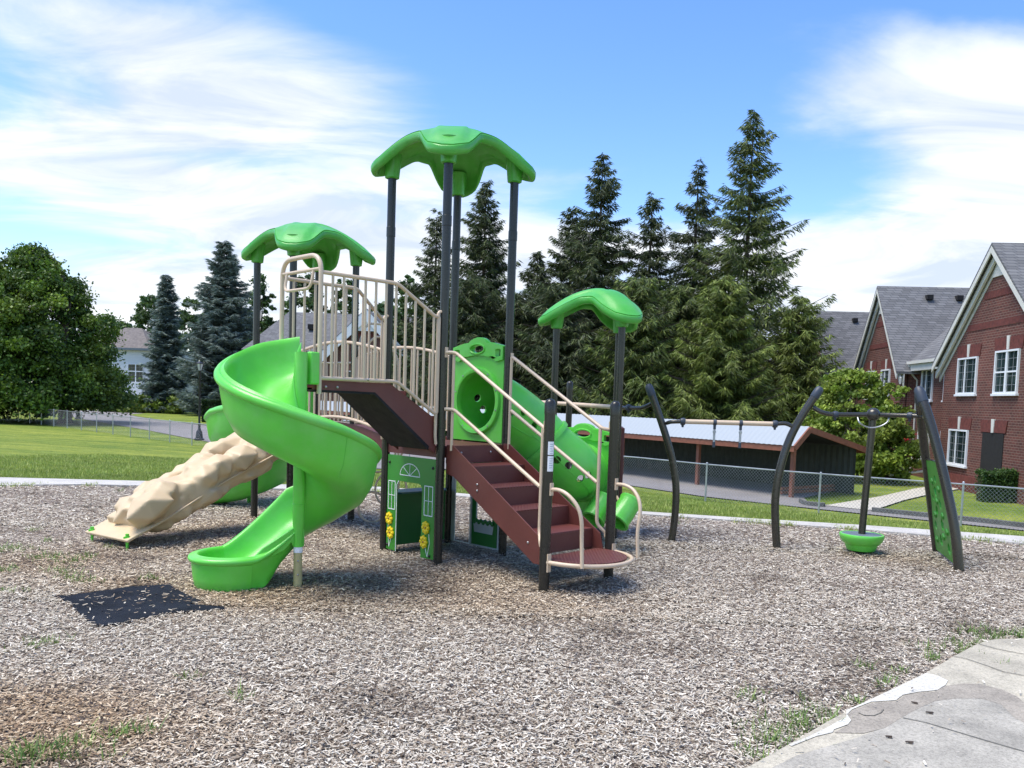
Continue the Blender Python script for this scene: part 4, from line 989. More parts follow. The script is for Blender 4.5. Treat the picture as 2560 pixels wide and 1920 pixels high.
# ---------------------------------------------------------------- wood chips (uncountable)
rng=np.random.default_rng(7)
def chips(n,ymin,ymax,ln,wd,seg):
    # sample in view space so density follows what the lens sees
    y=ymin+(ymax-ymin)*rng.random(n)**1.15
    x=(rng.random(n)*2-1)*(.74*y+1.)
    cy=np.interp(x,[p[0] for p in CURB],[p[1] for p in CURB])
    ok=y<cy-.02
    # keep off the slab
    ex=np.array([p.x for p in E_]);ey=np.array([p.y for p in E_])
    o_=np.argsort(ex);lim=np.interp(x,ex[o_],ey[o_]);ons=(x>.75)&(y<lim);ok&=~(ons&((rng.random(n)>.004)|(y<lim-1.3)))
    x=x[ok];y=y[ok];ons=ons[ok];n=len(x)
    onm=inpoly(x,y,[(p.x,p.y) for p in MATP])
    keep=~onm|(rng.random(n)<.035);x=x[keep];y=y[keep];onm=onm[keep];ons=ons[keep];n=len(x)
    L=ln*(.45+1.1*rng.random(n)**1.5);Wd=wd*(.5+1.*rng.random(n))
    a=rng.random(n)*2*np.pi;pt=(rng.random(n)-.5)*.5;rl=(rng.random(n)-.5)*.85
    ux=np.stack([np.cos(a)*np.cos(pt),np.sin(a)*np.cos(pt),np.sin(pt)],1)
    sx=np.stack([-np.sin(a)*np.cos(rl),np.cos(a)*np.cos(rl),np.sin(rl)],1)
    c=np.stack([x,y,.004+.030*rng.random(n)+onm*.02+ons*.05],1)
    h1=(L/2)[:,None]*ux;h2=(Wd/2)[:,None]*sx
    tp=(.35+.5*rng.random(n))[:,None]
    q=np.stack([c-h1-h2*tp,c+h1-h2*tp,c+h1*.85+h2,c-h1*.9+h2],1)
    # intrinsic colours: weathered grey, tan, fresh brown, dark bark
    pal=np.array([(.70,.67,.62),(.58,.54,.48),(.46,.41,.355),(.34,.285,.23),(.20,.155,.12),(.09,.072,.06)])
    # worn brown areas: round the structure and lower-left corner
    def blob(cx,cy_,rx,ry): return np.exp(-(((x-cx)/rx)**2+((y-cy_)/ry)**2))
    br=np.clip(1.0*blob(-1.9,6.7,1.0,.6)+.6*blob(-.9,7.5,1.2,.8)+1.6*blob(-2.55,3.9,.95,.55)+.7*blob(-4.3,7.6,.9,.7)+.5*blob(.2,6.6,.9,.5)+.5*blob(-3.5,9.3,1.2,1.3)+.3*blob(-.6,9.6,1.3,1.2)+.6*blob(-3.2,6.9,.5,.35)+.4*blob(4.3,9.4,.5,.4),0,1)
    p0=np.array([.19,.29,.25,.15,.08,.04]);p1=np.array([.03,.09,.24,.36,.22,.06])
    P=p0[None]*(1-br[:,None])+p1[None]*br[:,None];P=np.cumsum(P/P.sum(1,keepdims=True),1)
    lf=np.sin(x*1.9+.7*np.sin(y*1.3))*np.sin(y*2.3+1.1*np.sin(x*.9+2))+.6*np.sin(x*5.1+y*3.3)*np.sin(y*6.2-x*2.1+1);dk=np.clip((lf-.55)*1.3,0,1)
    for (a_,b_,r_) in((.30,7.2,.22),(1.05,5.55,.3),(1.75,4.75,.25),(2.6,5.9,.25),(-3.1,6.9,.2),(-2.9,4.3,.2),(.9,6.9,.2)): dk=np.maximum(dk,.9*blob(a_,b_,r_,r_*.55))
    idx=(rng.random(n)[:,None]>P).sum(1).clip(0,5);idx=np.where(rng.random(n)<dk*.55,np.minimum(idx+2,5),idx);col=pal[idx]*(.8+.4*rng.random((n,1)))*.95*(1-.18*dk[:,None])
    warm=np.stack([1.02+.10*br,.975-.03*br,.86-.17*br],1);col=col*warm
    return q,col
qs=[];cs=[]
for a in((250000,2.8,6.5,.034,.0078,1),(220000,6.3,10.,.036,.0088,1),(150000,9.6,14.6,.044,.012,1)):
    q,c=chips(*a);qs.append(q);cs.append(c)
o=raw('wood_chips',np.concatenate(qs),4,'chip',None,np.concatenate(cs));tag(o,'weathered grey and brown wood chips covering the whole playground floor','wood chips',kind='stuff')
# ---------------------------------------------------------------- grass blades & weeds
def tufts(name,cx,cy,cz,h,w,cols,per=5,spread=.03,label=None,cat='grass',lean=.5):
    n=len(cx);N_=n*per
    X_=np.repeat(cx,per)+rng.normal(0,1,N_)*spread;Y_=np.repeat(cy,per)+rng.normal(0,1,N_)*spread;Z_=np.repeat(cz,per)
    a=rng.random(N_)*2*np.pi;hh=h*(.5+rng.random(N_));ww=w*(.6+.8*rng.random(N_));le=hh*lean*rng.random(N_)*1.6
    b0=np.stack([X_-np.sin(a)*ww/2,Y_+np.cos(a)*ww/2,Z_],1);b1=np.stack([X_+np.sin(a)*ww/2,Y_-np.cos(a)*ww/2,Z_],1)
    tp=np.stack([X_+np.cos(a)*le,Y_+np.sin(a)*le,Z_+hh],1)
    q=np.stack([b0,b1,tp],1);c=cols[rng.integers(0,len(cols),N_)]*(.7+.6*rng.random((N_,1)))
    o=raw(name,q,3,'leaf',None,c);tag(o,label,cat,kind='stuff');return o
gcol=np.array([(.24,.32,.05),(.32,.38,.07),(.40,.44,.12),(.19,.27,.04)])
n=130000;x=-15+24*rng.random(n);cf=np.interp(x,[p[0] for p in CURBF],[p[1] for p in CURBF]);y=cf+.02+16*rng.random(n)**2.4
z=np.array([gz(a,b) for a,b in zip(x,y)])-.03
tufts('lawn_grass',x,y,z,.05,.016,gcol,2,.03,'short green grass of the lawn just beyond the playground edging','grass')
# blades creeping over the edging, along the mulch
n=2600;x=-9+18*rng.random(n);cf=np.interp(x,[p[0] for p in CURB],[p[1] for p in CURB]);k=(np.sin(x*2.1)+np.sin(x*5.3+1))>.1;x=x[k];cf=cf[k];y=cf+rng.normal(0,.09,len(x))
tufts('edge_grass',x,y,np.zeros(len(x))+.01,.05,.014,gcol,3,.04,'thin grass growing along the far edge of the wood chips','grass')
def weeds(label,L,h,n,w=.009,sp=.07,nm='weeds'):
    cx=[];cy=[]
    for (u,v,s) in L:
        p=AZ(u,v,0);k=int(n*s*.5)
        cx+=list(p.x+rng.normal(0,sp*s,k)*1.3);cy+=list(p.y+rng.normal(0,sp*s,k))
    cx=np.array(cx);cy=np.array(cy)
    return tufts(nm,cx,cy,np.zeros(len(cx))+.01,h,w,np.array([(.16,.27,.05),(.24,.34,.08),(.10,.19,.035)]),4,.018,label,'weeds',lean=.9)
weeds('green weed clumps in the wood chips left of the black mat',[(52,1377,1.3),(10,1380,1.),(8,1430,.8),(12,1484,.7),(100,1400,1.),(165,1407,1.3),(150,1432,1.2),(130,1395,.8),(180,1446,.9),(215,1458,.8),(125,1357,.5),(85,1330,.5),(375,1450,.6),(220,1395,.7),(95,1620,.9),(485,1697,.4),(275,1372,.3)],.045,34)
weeds('grass tufts in the lower left corner of the wood chips',[(140,1900,1.3),(170,1885,1.),(70,1895,.6),(35,1905,.6),(325,1850,.6),(290,1845,.4),(595,1750,.3)],.06,34)
weeds('grass clumps along the edge of the concrete slab',[(1950,1835,1.2),(1920,1850,1.),(1990,1828,.9),(2060,1795,1.1),(2040,1808,.8),(1872,1743,.6),(2003,1755,.3),(1870,1905,.7),(2218,1717,.6),(2140,1762,.5),(2160,1675,.4),(2250,1688,.4),(2345,1657,.6),(2395,1632,.9),(2420,1618,1.),(2450,1590,1.2),(2470,1600,1.),(2510,1592,1.1),(2545,1588,1.2),(2330,1625,.6),(2505,1673,.25),(1925,1868,.5),(1350,1285+20,.2)],.055,32)
weeds('sparse weeds between the far curved posts and edging',[(1480,1330,.2),(1700,1312,.5),(1560,1300,.5),(1100,1262,.5),(300,1230,.6),(520,1240,.5)],.05,20)
# ================================================================ fence
FN=thing('chain_link_fence',(4,29.3,-1.4),'long low galvanised chain link fence between the lawn and the road','fence')
tot=[];fp=[V((x,y,0)) for x,y in FENCE]
def along(P,step):
    out=[];acc=0.;seg=0
    for p,q in zip(P,P[1:]):
        L=(q-p).length;d=(q-p)/L
        while acc<=L: out.append((p+d*acc,d));acc+=step
        acc-=L
    return out
FZ=DROP
st=along(fp[:],2.75)
rail=MB();rail.tube([V((p.x,p.y,FZ+1.2)) for p,_ in st],.021,6);obj('top_rail',rail,'steel',FN)
def walk(P0,sgn,step,nmax):
    out=[];i0=min(range(len(dn)),key=lambda i:(dn[i]-P0).length);i=i0
    while 0<=i<len(dn) and len(out)<nmax: out.append(dn[i]);i+=sgn*int(round(step/.05))
    return out
dn=[p for p,_ in along(fp[:],.05)]
PL=walk(V((6.29,26.6,0)),1,3.7,6)+walk(V((6.29,26.6,0)),-1,3.7,4)[1:]
PL+=walk(V(PL[-1]),-1,2.75,34)[1:]
for p in PL:
    b=MB();b.tube([V((p.x,p.y,FZ-.1)),V((p.x,p.y,FZ+1.24))],.03,8);b.dome(V((p.x,p.y,FZ+1.24)),.034,.03);obj('fence_post',b,'steel',FN)
# woven wire: thin diagonal strips
def wires(x0,x1,step,w):
    P=along([p for p in fp],step);P=[p for p,_ in P];n=int(1.15/step)
    idx=[i for i,p in enumerate(P) if x0<=p.x<x1];q=[]
    for i in idx:
        for s in(1,-1):
            j=i+s*n
            if j<0 or j>=len(P): continue
            a=P[i];b=P[j];a=np.array((a.x,a.y,FZ+.03));b=np.array((b.x,b.y,FZ+1.19));d=(b-a);d/=np.linalg.norm(d);t=np.array((b[0]-a[0],b[1]-a[1],0));t/=np.linalg.norm(t)
            pr=np.cross(d,np.cross(d,np.array((0,0,1.))));pr/=np.linalg.norm(pr);nn=np.cross(d,pr);m=(a+b)/2
            for v1,v2 in((pr,nn),):
                q.append([a-v1*w,b-v1*w,b+v1*w,a+v1*w]);q.append([a-v2*w,b-v2*w,b+v2*w,a+v2*w])
    return q
q=wires(-2,30,.10,.0028)+wires(-62,-2,.16,.003)
o=raw('wire_mesh',np.array(q),4,'steel',FN)
# ================================================================ carport
Nn_=V((9.63,28.11,.45));Le=V((-.584,.812,0)).normalized();Gd=V((Le.y,-Le.x,0))  # along gable
Gd=Gd if Gd.x>0 else -Gd
CP=thing('carport',(10.4,29,-1.4),'long open carport with pale ribbed metal roof and red-brown fascia behind the fence','carport')
LL=44;ga,gf=.78,4.3;za,zf=.64,-.10
def cp(l,g,z): p=Nn_+Le*l+Gd*g;p.z=z;return p
def rib(g0,z0,g1,z1):
    b=MB();rows=[];n=int(LL/.22)
    for k in range(n*2+1):
        l=LL*k/(2*n);h=.012 if k%2 else 0.
        rows.append([cp(l,g0,z0+h),cp(l,g1,z1+h)])
    b.grid(rows);return b
ez=.45;rz=ez+za;fz_=ez+zf
b=rib(-.06,ez-.03,ga,rz);b2=rib(ga,rz,gf,fz_);b.add(b2.v,b2.f);obj('metal_roof',b,'metalroof',CP,smooth=False)
b=MB()
b.box((cp(LL/2,0,ez-.13)),(LL/2,.03,.10),Le,Gd,UP);b.box((cp(LL/2,gf,fz_-.13)),(LL/2,.03,.10),Le,Gd,UP)
def plank(p,q,h,t):
    d=(q-p).normalized();nrm_=d.cross(UP).normalized();u=nrm_.cross(d);return MB().box((p+q)/2,((q-p).length/2,t,h),d,nrm_,u)
for p,q in((cp(-.03,-.03,ez-.10),cp(-.03,ga,rz-.10)),(cp(-.03,ga,rz-.10),cp(-.03,gf,fz_-.10))):
    x=plank(p,q,.10,.03);b.add(x.v,x.f)
obj('fascia',b,'cwood',CP,smooth=False)
b=MB()
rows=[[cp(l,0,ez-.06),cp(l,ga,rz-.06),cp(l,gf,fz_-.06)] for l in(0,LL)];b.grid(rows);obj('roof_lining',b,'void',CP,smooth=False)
for g in(.45,gf-.35):
    l=.35
    while l<LL:
        b=MB();t=ez-.1 if g<1 else fz_+.05;b.box(cp(l,g,(DROP+t)/2),(.065,.065,(t-DROP)/2),Le,Gd,UP);obj('carport_post',b,'cwood',CP,smooth=False);l+=4.3
b=MB();l=.05;n=int((LL-l)/.12);rows=[]
for k in range(n+1):
    rows.append([cp(l+.12*k,gf-.5+(.03 if k%2 else 0),DROP),cp(l+.12*k,gf-.5+(.03 if k%2 else 0),fz_+.02)])
b.grid(rows);obj('rear_wall',b,'gwall',CP,smooth=False)
b=MB();b.box(cp(.9,2.2,DROP+.10),(.06,1.6,.05),Le,Gd,UP);b.box(cp(.9,2.2,DROP+.24),(.05,1.6,.05),Le,Gd,UP);obj('timber_barrier',b,'cwood',CP,smooth=False)
# ================================================================ buildings
def window(par,c,X,Nn,w,h,bars=2,rows=(2,3),sill=True,key=True,style='slider'):
    """window centred at c on a wall with outward normal Nn, X along the wall"""
    X=V(X);Nn=V(Nn);t=.07
    fr=MB()
    for s in(-1,1): fr.box(c+X*s*(w/2-t/2)+Nn*.03,(t/2,.05,h/2),X,Nn,UP)
    for s in(-1,1): fr.box(c+UP*s*(h/2-t/2)+Nn*.031,(w/2-t,.05,t/2),X,Nn,UP)
    f=obj('window',fr,'wframe',par,smooth=False)
    m=MB()
    if style=='slider': m.box(c+X*(w*.12)+Nn*.02,(.035,.03,h/2-t),X,Nn,UP)
    elif style=='double':
        m.box(c+Nn*.03,(.06,.04,h/2-t),X,Nn,UP);m.box(c+Nn*.02,(w/2-t,.03,.03),X,Nn,UP)
    elif style=='cross':
        m.box(c+Nn*.03,(.06,.04,h/2-t),X,Nn,UP);m.box(c+Nn*.03+UP*h*.1,(w/2-t,.035,.06),X,Nn,UP)
    obj('mullion',m,'wframe',f,smooth=False)
    g=MB();g.box(c+Nn*.008,(w/2-t,.01,h/2-t),X,Nn,UP);obj('pane',g,'glass',f,smooth=False)
    q=MB();nx,nz=4,5
    for i in range(1,nx): q.box(c+X*(-w/2+w*i/nx)+Nn*.022,(.005,.005,h/2-t),X,Nn,UP)
    for i in range(1,nz): q.box(c+UP*(-h/2+h*i/nz)+Nn*.0225,(w/2-t,.005,.005),X,Nn,UP)
    obj('glazing_bars',q,'mull',f,smooth=False)
    if sill: q=MB();q.box(c-UP*(h/2+.04)+Nn*.04,(w/2+.06,.07,.04),X,Nn,UP);obj('sill',q,'wframe' if style!='brick' else 'soldier',f,smooth=False)
    if key:
        q=MB();q.prism(c+UP*(h/2+.02)+Nn*.012,X,UP,[(-w/2-.12,0),(w/2+.12,0),(w/2+.22,.46),(-w/2-.22,.46)],.03);obj('brick_lintel',q,'soldier',f,smooth=False)
        q=MB();q.prism(c+UP*(h/2+.03)+Nn*.03,X,UP,[(-.07,-.01),(.07,-.01),(.11,.50),(-.11,.50)],.05);obj('keystone',q,'trim',f,smooth=False)
    return f
GZ=DROP
# --- brick apartment range on the right: facade runs away from the lens
BK=thing('brick_building',(18.8,36.2,GZ),'two-storey red brick building with steep grey shingle gables at the right edge','building')
FX=V((-.09,-1,0)).normalized()*-1       # along the facade, away from the camera
def fpnt(t,off=0.,z=0.):                # t metres along facade from window 1, off behind the wall
    p=V((18.55,34,0))+FX*(-t)*1.0;ins=V((1,-.09,0)).normalized();p=p+ins*off;p.z=z;return p
INS=V((1,-.09,0)).normalized();OUT=-INS;EZ=4.25
def gable(tc,hw,ez,az,off,name='gable_wing',depth=14,ov=.38):
    t0,t1=tc-hw,tc+hw
    wl=MB();wl.prism(fpnt(tc,off+.15),-FX,UP,[(-hw,GZ-.6),(hw,GZ-.6),(hw,ez-.1),(0,az-.28),(-hw,ez-.1)],.3)
    w=obj('gable_wall',wl,'brick',BK,smooth=False)
    sl=(az-ez)/hw
    for s in(-1,1):
        b=MB();b.box(fpnt(tc+s*(hw-.02),off+depth/2+.15,(GZ+ez)/2-.1),(.13,depth/2-.2,(ez-GZ)/2+.1),FX,INS,UP);obj('side_wall',b,'brick',w,smooth=False)
    hw2=hw+.42;ez2=az-sl*hw2
    rf=MB();r=[]
    for s in(-1,1):
        p=[fpnt(tc,off-ov,az),fpnt(tc+s*hw2,off-ov,ez2),fpnt(tc+s*hw2,off+depth,ez2),fpnt(tc,off+depth,az)]
        q=[x-UP*.12 for x in p];o=len(rf.v);rf.v+=p+q;rf.f+=[(o,o+1,o+2,o+3),(o+4,o+7,o+6,o+5),(o,o+4,o+5,o+1),(o+1,o+5,o+6,o+2)]
    R=obj('roof',rf,'shingle',BK,smooth=False)
    tr=MB()
    for s in(-1,1):
        # rake board, two steps
        for (d0,d1,o2,th) in((.10,.30,off-ov+.02,.05),(.26,.50,off-ov+.22,.09),(.12,.62,off-ov+.38,.05)):
            P=[(0,az-d0*1.25),(s*hw2,ez2-d0*1.25),(s*hw2,ez2-d1*1.25),(0,az-d1*1.25)]
            tr.prism(fpnt(tc,o2),-FX,UP,P if s<0 else P[::-1],th)
    k=.9
    tr.prism(fpnt(tc,off-.02),-FX,UP,[(-k*.55,az-.55-k*.55*sl*1.0-.25),(k*.55,az-.55-k*.55*sl-.25),(0,az-.45)],.08)
    obj('rake_trim',tr,'trim',R,smooth=False)
    for zz in(ez+.95,ez+2.1):
        h=(az-.9-zz)/sl
        if h>.3: b=MB();b.box(fpnt(tc,off-.008,zz),(h,.012,.13),FX,INS,UP);obj('brick_band',b,'soldier',w,smooth=False)
    return w,R
w1,R1=gable(2.15,4.35,EZ,8.25,0)
w2,R2g=gable(-10.4,3.15,EZ,8.35,0,depth=16)
w3,R3g=gable(-22.5,3.15,EZ,8.35,0,depth=16)
# recessed link walls with eaves
for t0,t1 in((-7.3,-2.3),(-19.4,-13.4)):
    b=MB();b.box(fpnt((t0+t1)/2,.95,(GZ+EZ)/2-.3),((t1-t0)/2,.15,(EZ-GZ)/2+.3),FX,INS,UP);wl=obj('link_wall',b,'brick',BK,smooth=False)
    b=MB();p=[fpnt(t0-1,.30,EZ-.1),fpnt(t1+1,.30,EZ-.1),fpnt(t1+2.5,5.2,8.1),fpnt(t0-2.5,5.2,8.1)];q=[x-UP*.1 for x in p]
    b.v+=p+q;b.f+=[(0,1,2,3),(7,6,5,4),(0,4,5,1)];rr=obj('roof',b,'shingle',BK,smooth=False)
    b=MB();b.box(fpnt((t0+t1)/2,.26,EZ-.12),((t1-t0)/2+.1,.06,.07),FX,INS,UP);b.box(fpnt((t0+t1)/2,.42,EZ-.36),((t1-t0)/2,.10,.16),FX,INS,UP);obj('gutter',b,'trim',rr,smooth=False)
    b=MB();q0=fpnt(t0+.25,.28,EZ-.2);b.tube([q0,fpnt(t0+.25,.3,EZ-.5),fpnt(t0+.15,.75,EZ-.95),fpnt(t0+.15,.75,GZ+.4),fpnt(t0+.1,.5,GZ+.15)],.05,8);obj('downspout',b,'trim',rr)
    for i,tt in enumerate((t0+1.35,t1-1.05)):
        window(wl,fpnt(tt,.80,3.05),FX,OUT,1.3,1.5,key=True);window(wl,fpnt(tt,.80,.15),FX,OUT,1.3,1.5,key=True)
# the main ridge behind the wings
b=MB();p=[fpnt(-28,5.2,8.2),fpnt(8,5.2,8.2),fpnt(8,10.3,EZ),fpnt(-28,10.3,EZ)]
b.v+=p;b.f+=[(0,1,2,3)];obj('rear_roof',b,'shingle',BK,smooth=False)
# facade windows of the near gable
window(w1,fpnt(0.05,0,3.27),FX,OUT,1.72,1.5);window(w1,fpnt(3.25,0,3.32),FX,OUT,1.75,1.62,style='double')
window(w1,fpnt(-.35,0,.32),FX,OUT,1.72,1.48)
dr=MB();dr.box(fpnt(2.55,.02,.0-.1),(.82,.05,1.12),FX,INS,UP);D_=obj('doorway',dr,'void',w1,smooth=False)
b=MB();b.prism(fpnt(2.55,-.02),-FX,UP,[(-.95,1.04),(.95,1.04),(1.05,1.5),(-1.05,1.5)],.04);obj('brick_lintel',b,'soldier',D_,smooth=False)
b=MB();b.prism(fpnt(2.55,-.04),-FX,UP,[(-.08,1.03),(.08,1.03),(.12,1.55),(-.12,1.55)],.06);obj('keystone',b,'trim',D_,smooth=False)
b=MB();b.box(fpnt(-.1,-.02,GZ+.25),(2.3,.05,.35),FX,INS,UP);obj('brick_plinth',b,'soldier',w1,smooth=False)
for tt in(-11.6,-9.3): window(w2,fpnt(tt,0,3.15),FX,OUT,1.25,1.5);window(w2,fpnt(tt,0,.15),FX,OUT,1.25,1.5)
for tt in(-23.6,-21.3): window(w3,fpnt(tt,0,3.15),FX,OUT,1.25,1.5)
for R_x,tc in((R2g,-10.4),(R3g,-22.5)):
    for off in(2.1,3.6):
        b=MB();b.box(fpnt(tc+.55,off,8.35-.62),(.20,.16,.13),FX,INS,UP);obj('roof_vent',b,'void',R_x,smooth=False,bev=.02)
# rainspout on lawn
b=MB();b.tube([fpnt(-1.7,-.1,GZ+1.5),fpnt(-1.7,-.12,GZ+.75),fpnt(-1.7,-.5,GZ+.62),fpnt(-1.5,-2.3,GZ+.35)],.055,8);obj('downspout_extension',b,'wframe',w1)
b=MB();c=AY(2264,1106,39.6);b.lathe([(.02,.2),(.13,.18),(.14,.14),(.09,.13),(.09,-.08),(.15,-.1),(.16,-.14),(.04,-.16)],c,14);b.tube([c+UP*.18,c+UP*.4,c+UP*.42+V((.6,0,0))],.012,5)
o=obj('bird_feeder',b,'red',None);tag(o,'small red bird feeder hanging before the brick building window','bird feeder')
# --- brick house behind the left tower
BH=thing('brick_house',(-13,84,GZ),'grey-roofed brick house with a front gable seen through the railings of the left tower','building')
def wp(x,y,z): return V((x,y,z))
wb=MB();wb.bx(-27,-6,84,94,GZ-1,6.0);WB=obj('wall',wb,'brick',BH,smooth=False)
rf=MB();rf.add([wp(-27.6,83.4,5.8),wp(-5.4,83.4,5.8),wp(-5.4,89,10.2),wp(-24.4,89,10.2),wp(-27.6,94.6,5.8),wp(-5.4,94.6,5.8)],[(0,1,2,3),(3,2,5,4),(0,3,4)]);RB=obj('roof',rf,'shingle',BH,smooth=False)
b=MB();b.box((-21.3,86.3,8.5),(.3,.25,.25));obj('roof_vent',b,'void',RB,smooth=False)
gx=-14.4;b=MB();b.prism((gx,80.2,0),(1,0,0),UP,[(-4.3,GZ-1),(4.3,GZ-1),(4.3,5.2),(0,9.3),(-4.3,5.2)],.3);gw=obj('gable_wall',b,'brick',BH,smooth=False)
b=MB();b.bx(gx-4.2,gx-3.9,80.4,84,GZ-1,5.2);b.bx(gx+3.9,gx+4.2,80.4,84,GZ-1,5.2);obj('side_wall',b,'brick',gw,smooth=False)
b=MB();b.add([wp(gx,79.5,9.9),wp(gx-5,79.5,4.9),wp(gx-5,87,4.9),wp(gx,89,9.9),wp(gx+5,79.5,4.9),wp(gx+5,87,4.9)],[(0,1,2,3),(0,3,5,4)]);gr=obj('roof',b,'shingle',BH,smooth=False)
b=MB();b.prism((gx,79.6,0),(1,0,0),UP,[(0,9.85),(-5,4.85),(-5,4.2),(-4.6,4.2),(0,8.7)],.15);b.prism((gx,79.6,0),(1,0,0),UP,[(0,9.85),(0,8.7),(4.6,4.2),(5,4.2),(5,4.85)],.15);b.prism((gx,79.72,0),(1,0,0),UP,[(-1.2,7.75),(1.2,7.75),(0,9.1)],.1);obj('rake_trim',b,'wframe',gr,smooth=False)
for z in(6.1,7.4): 
    b=MB();b.box((gx,80.02,z),((9.0-z)*.85,.03,.14));obj('brick_band',b,'soldier',gw,smooth=False)
for x,z in((-15.9,3.0),(-12.8,3.0),(-15.9,0),(-12.8,0)): window(gw,V((x,80.05,z)),(1,0,0),(0,-1,0),1.4,1.8,key=False)
# white-trimmed low brick garage left of it
GA=thing('garage',(-26,80,GZ),'low brick garage corner with white gutter just left of the spiral slide','building')
b=MB();b.bx(-26.9,-16,82,90,GZ-1,1.75);gw2=obj('wall',b,'brick',GA,smooth=False)
b=MB();b.bx(-27.6,-15.5,81.3,90.5,1.72,2.1);b.tube([V((-27.3,81.5,1.75)),V((-27.0,81.85,1.2)),V((-27.0,81.9,-1.2))],.09,8);obj('gutter',b,'wframe',GA)
# --- white house far left
WH=thing('white_house',(-46,102,GZ),'white sided house with taupe hip roof, chimney and small balcony behind the blue spruces','building')
y0=103;sx=y0/2061.
def wh(u,v,dy=0): return AY(u,v,y0+dy)
xl,xr=wh(250,950).x,wh(420,950).x;zt=wh(340,869).z
b=MB();b.bx(xl,xr,y0,y0+10,GZ-2,zt);ww=obj('wall',b,'siding',WH,smooth=False)
ap=wh(316,819).z
b=MB();b.add([wp(xl-.5,y0-.6,zt-.1),wp(xr-2.0,y0-.6,zt-.1),wp(wh(318,819).x-.2,y0+4.5,ap+.3),wp(wh(270,819).x,y0+4.5,ap+.3),wp(xl-.5,y0+10,zt-.1),wp(xr-2.0,y0+10,zt-.1)],[(0,1,2,3),(1,5,2),(0,3,4),(2,5,4,3)]);rw=obj('roof',b,'tshingle',WH,smooth=False)
b=MB();b.bx(xl-.55,xr-1.95,y0-.65,y0-.5,zt-.35,zt-.08);obj('fascia',b,'seatgrey',rw,smooth=False)
b=MB();b.bx(wh(373,800).x,wh(402,800).x,y0+1,y0+3,zt-1,wh(385,797).z);b.bx(wh(371,800).x,wh(404,800).x,y0+.85,y0+3.15,wh(385,800).z,wh(385,796).z);obj('chimney',b,'siding',rw,smooth=False)
for uc in(339.5,): window(ww,wh(uc,933),(1,0,0),(0,-1,0),1.95,2.3,key=False,style='cross',sill=False)
b=MB();x0,x1=wh(298,960).x,wh(376,960).x;zd=wh(340,983).z;zr=wh(340,957).z
b.bx(x0,x1,y0-2.2,y0-.02,zd-.35,zd);dk=obj('balcony',b,'wframe',WH,smooth=False)
b=MB();b.bx(x0,x1,y0-2.2,y0-2.1,zr-.12,zr)
k=x0
while k<x1: b.bx(k,k+.07,y0-2.18,y0-2.12,zd,zr-.1);k+=.2
for t in(x0,(x0+x1)/2,x1-.2): b.bx(t,t+.22,y0-2.26,y0-2.05,zd,zr+.2)
obj('balustrade',b,'wframe',dk,smooth=False)
b=MB()
for t in(x0+.1,x1-.4): b.bx(t,t+.2,y0-2.0,y0-1.8,GZ-1,zd-.34)
obj('balcony_posts',b,'wframe',dk,smooth=False)
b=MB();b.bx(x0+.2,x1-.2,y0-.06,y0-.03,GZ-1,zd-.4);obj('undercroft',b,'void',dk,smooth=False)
# ================================================================ lamp posts
def lamppost(p,h,label):
    t=thing('street_lamp',(p.x,p.y,p.z),label,'street lamp','black lamp posts along the road')
    b=MB();b.lathe([(.30,0),(.30,.08),(.22,.12),(.17,.5),(.10,.62),(.075,.7),(.065,.9),(.055,h-.62),(.07,h-.6),(.05,h-.56)],p,14);obj('lamp_pole',b,'lamp',t)
    b=MB();b.lathe([(.10,h-.58),(.22,h-.16),(.10,h-.16)],p,6);g=obj('lantern_glass',b,'lens',t,smooth=False)
    b=MB();b.lathe([(.25,h-.17),(.25,h-.13),(.06,h-.03),(.03,h),(0,h+.02)],p,6);b.lathe([(.04,h-.62),(.12,h-.58),(.12,h-.56)],p,6)
    for k in range(6):
        a=math.pi/3*k;Z=p.orthogonal() if 0 else V((math.cos(a),math.sin(a),0));b.tube([p+Z*.10+UP*(h-.58),p+Z*.225+UP*(h-.16)],.012,4)
    obj('lantern_frame',b,'lamp',g,smooth=False);return t
lp_=AZ(498,1100,DROP);lamppost(lp_,4.75,'tall black lantern lamp post standing clear beside the road, left of the spiral slide')
lp2=AZ(195,1048,DROP);lamppost(lp2,3.4,'black lamp post half hidden under the big leafy tree at left')
# ================================================================ vegetation
def leafcloud(cent,size,n,ls,cols,seed,flat=.9):
    """n leaf quads in blobs; cent (k,3), size (k,) -> verts, colours"""
    r=np.random.default_rng(seed);k=len(cent);w=size**2;idx=r.choice(k,n,p=w/w.sum())
    d=r.normal(0,1,(n,3));lm=np.linalg.norm(d,axis=1);d*=(np.minimum(lm,2.1)/lm)[:,None]
    sc2=np.where(r.random(n)<.22,1.75,1.)[:,None];c=cent[idx]+d*sc2*.52*size[idx][:,None]*np.array([1.1,1.1,.75])
    a=r.normal(0,1,(n,3));a/=np.linalg.norm(a,axis=1)[:,None];b=np.cross(a,r.normal(0,1,(n,3)));b/=np.linalg.norm(b,axis=1)[:,None]
    L=ls*(.6+.8*r.random(n))[:,None]
    q=np.stack([c-a*L*.5,c-b*L*.32,c+a*L*.5,c+b*L*.32],1)
    base=(cols[r.integers(0,len(cols),k)]*(.65+.75*r.random((k,1))))[idx];c_=base*(.7+.6*r.random((n,1)))
    return q,c_
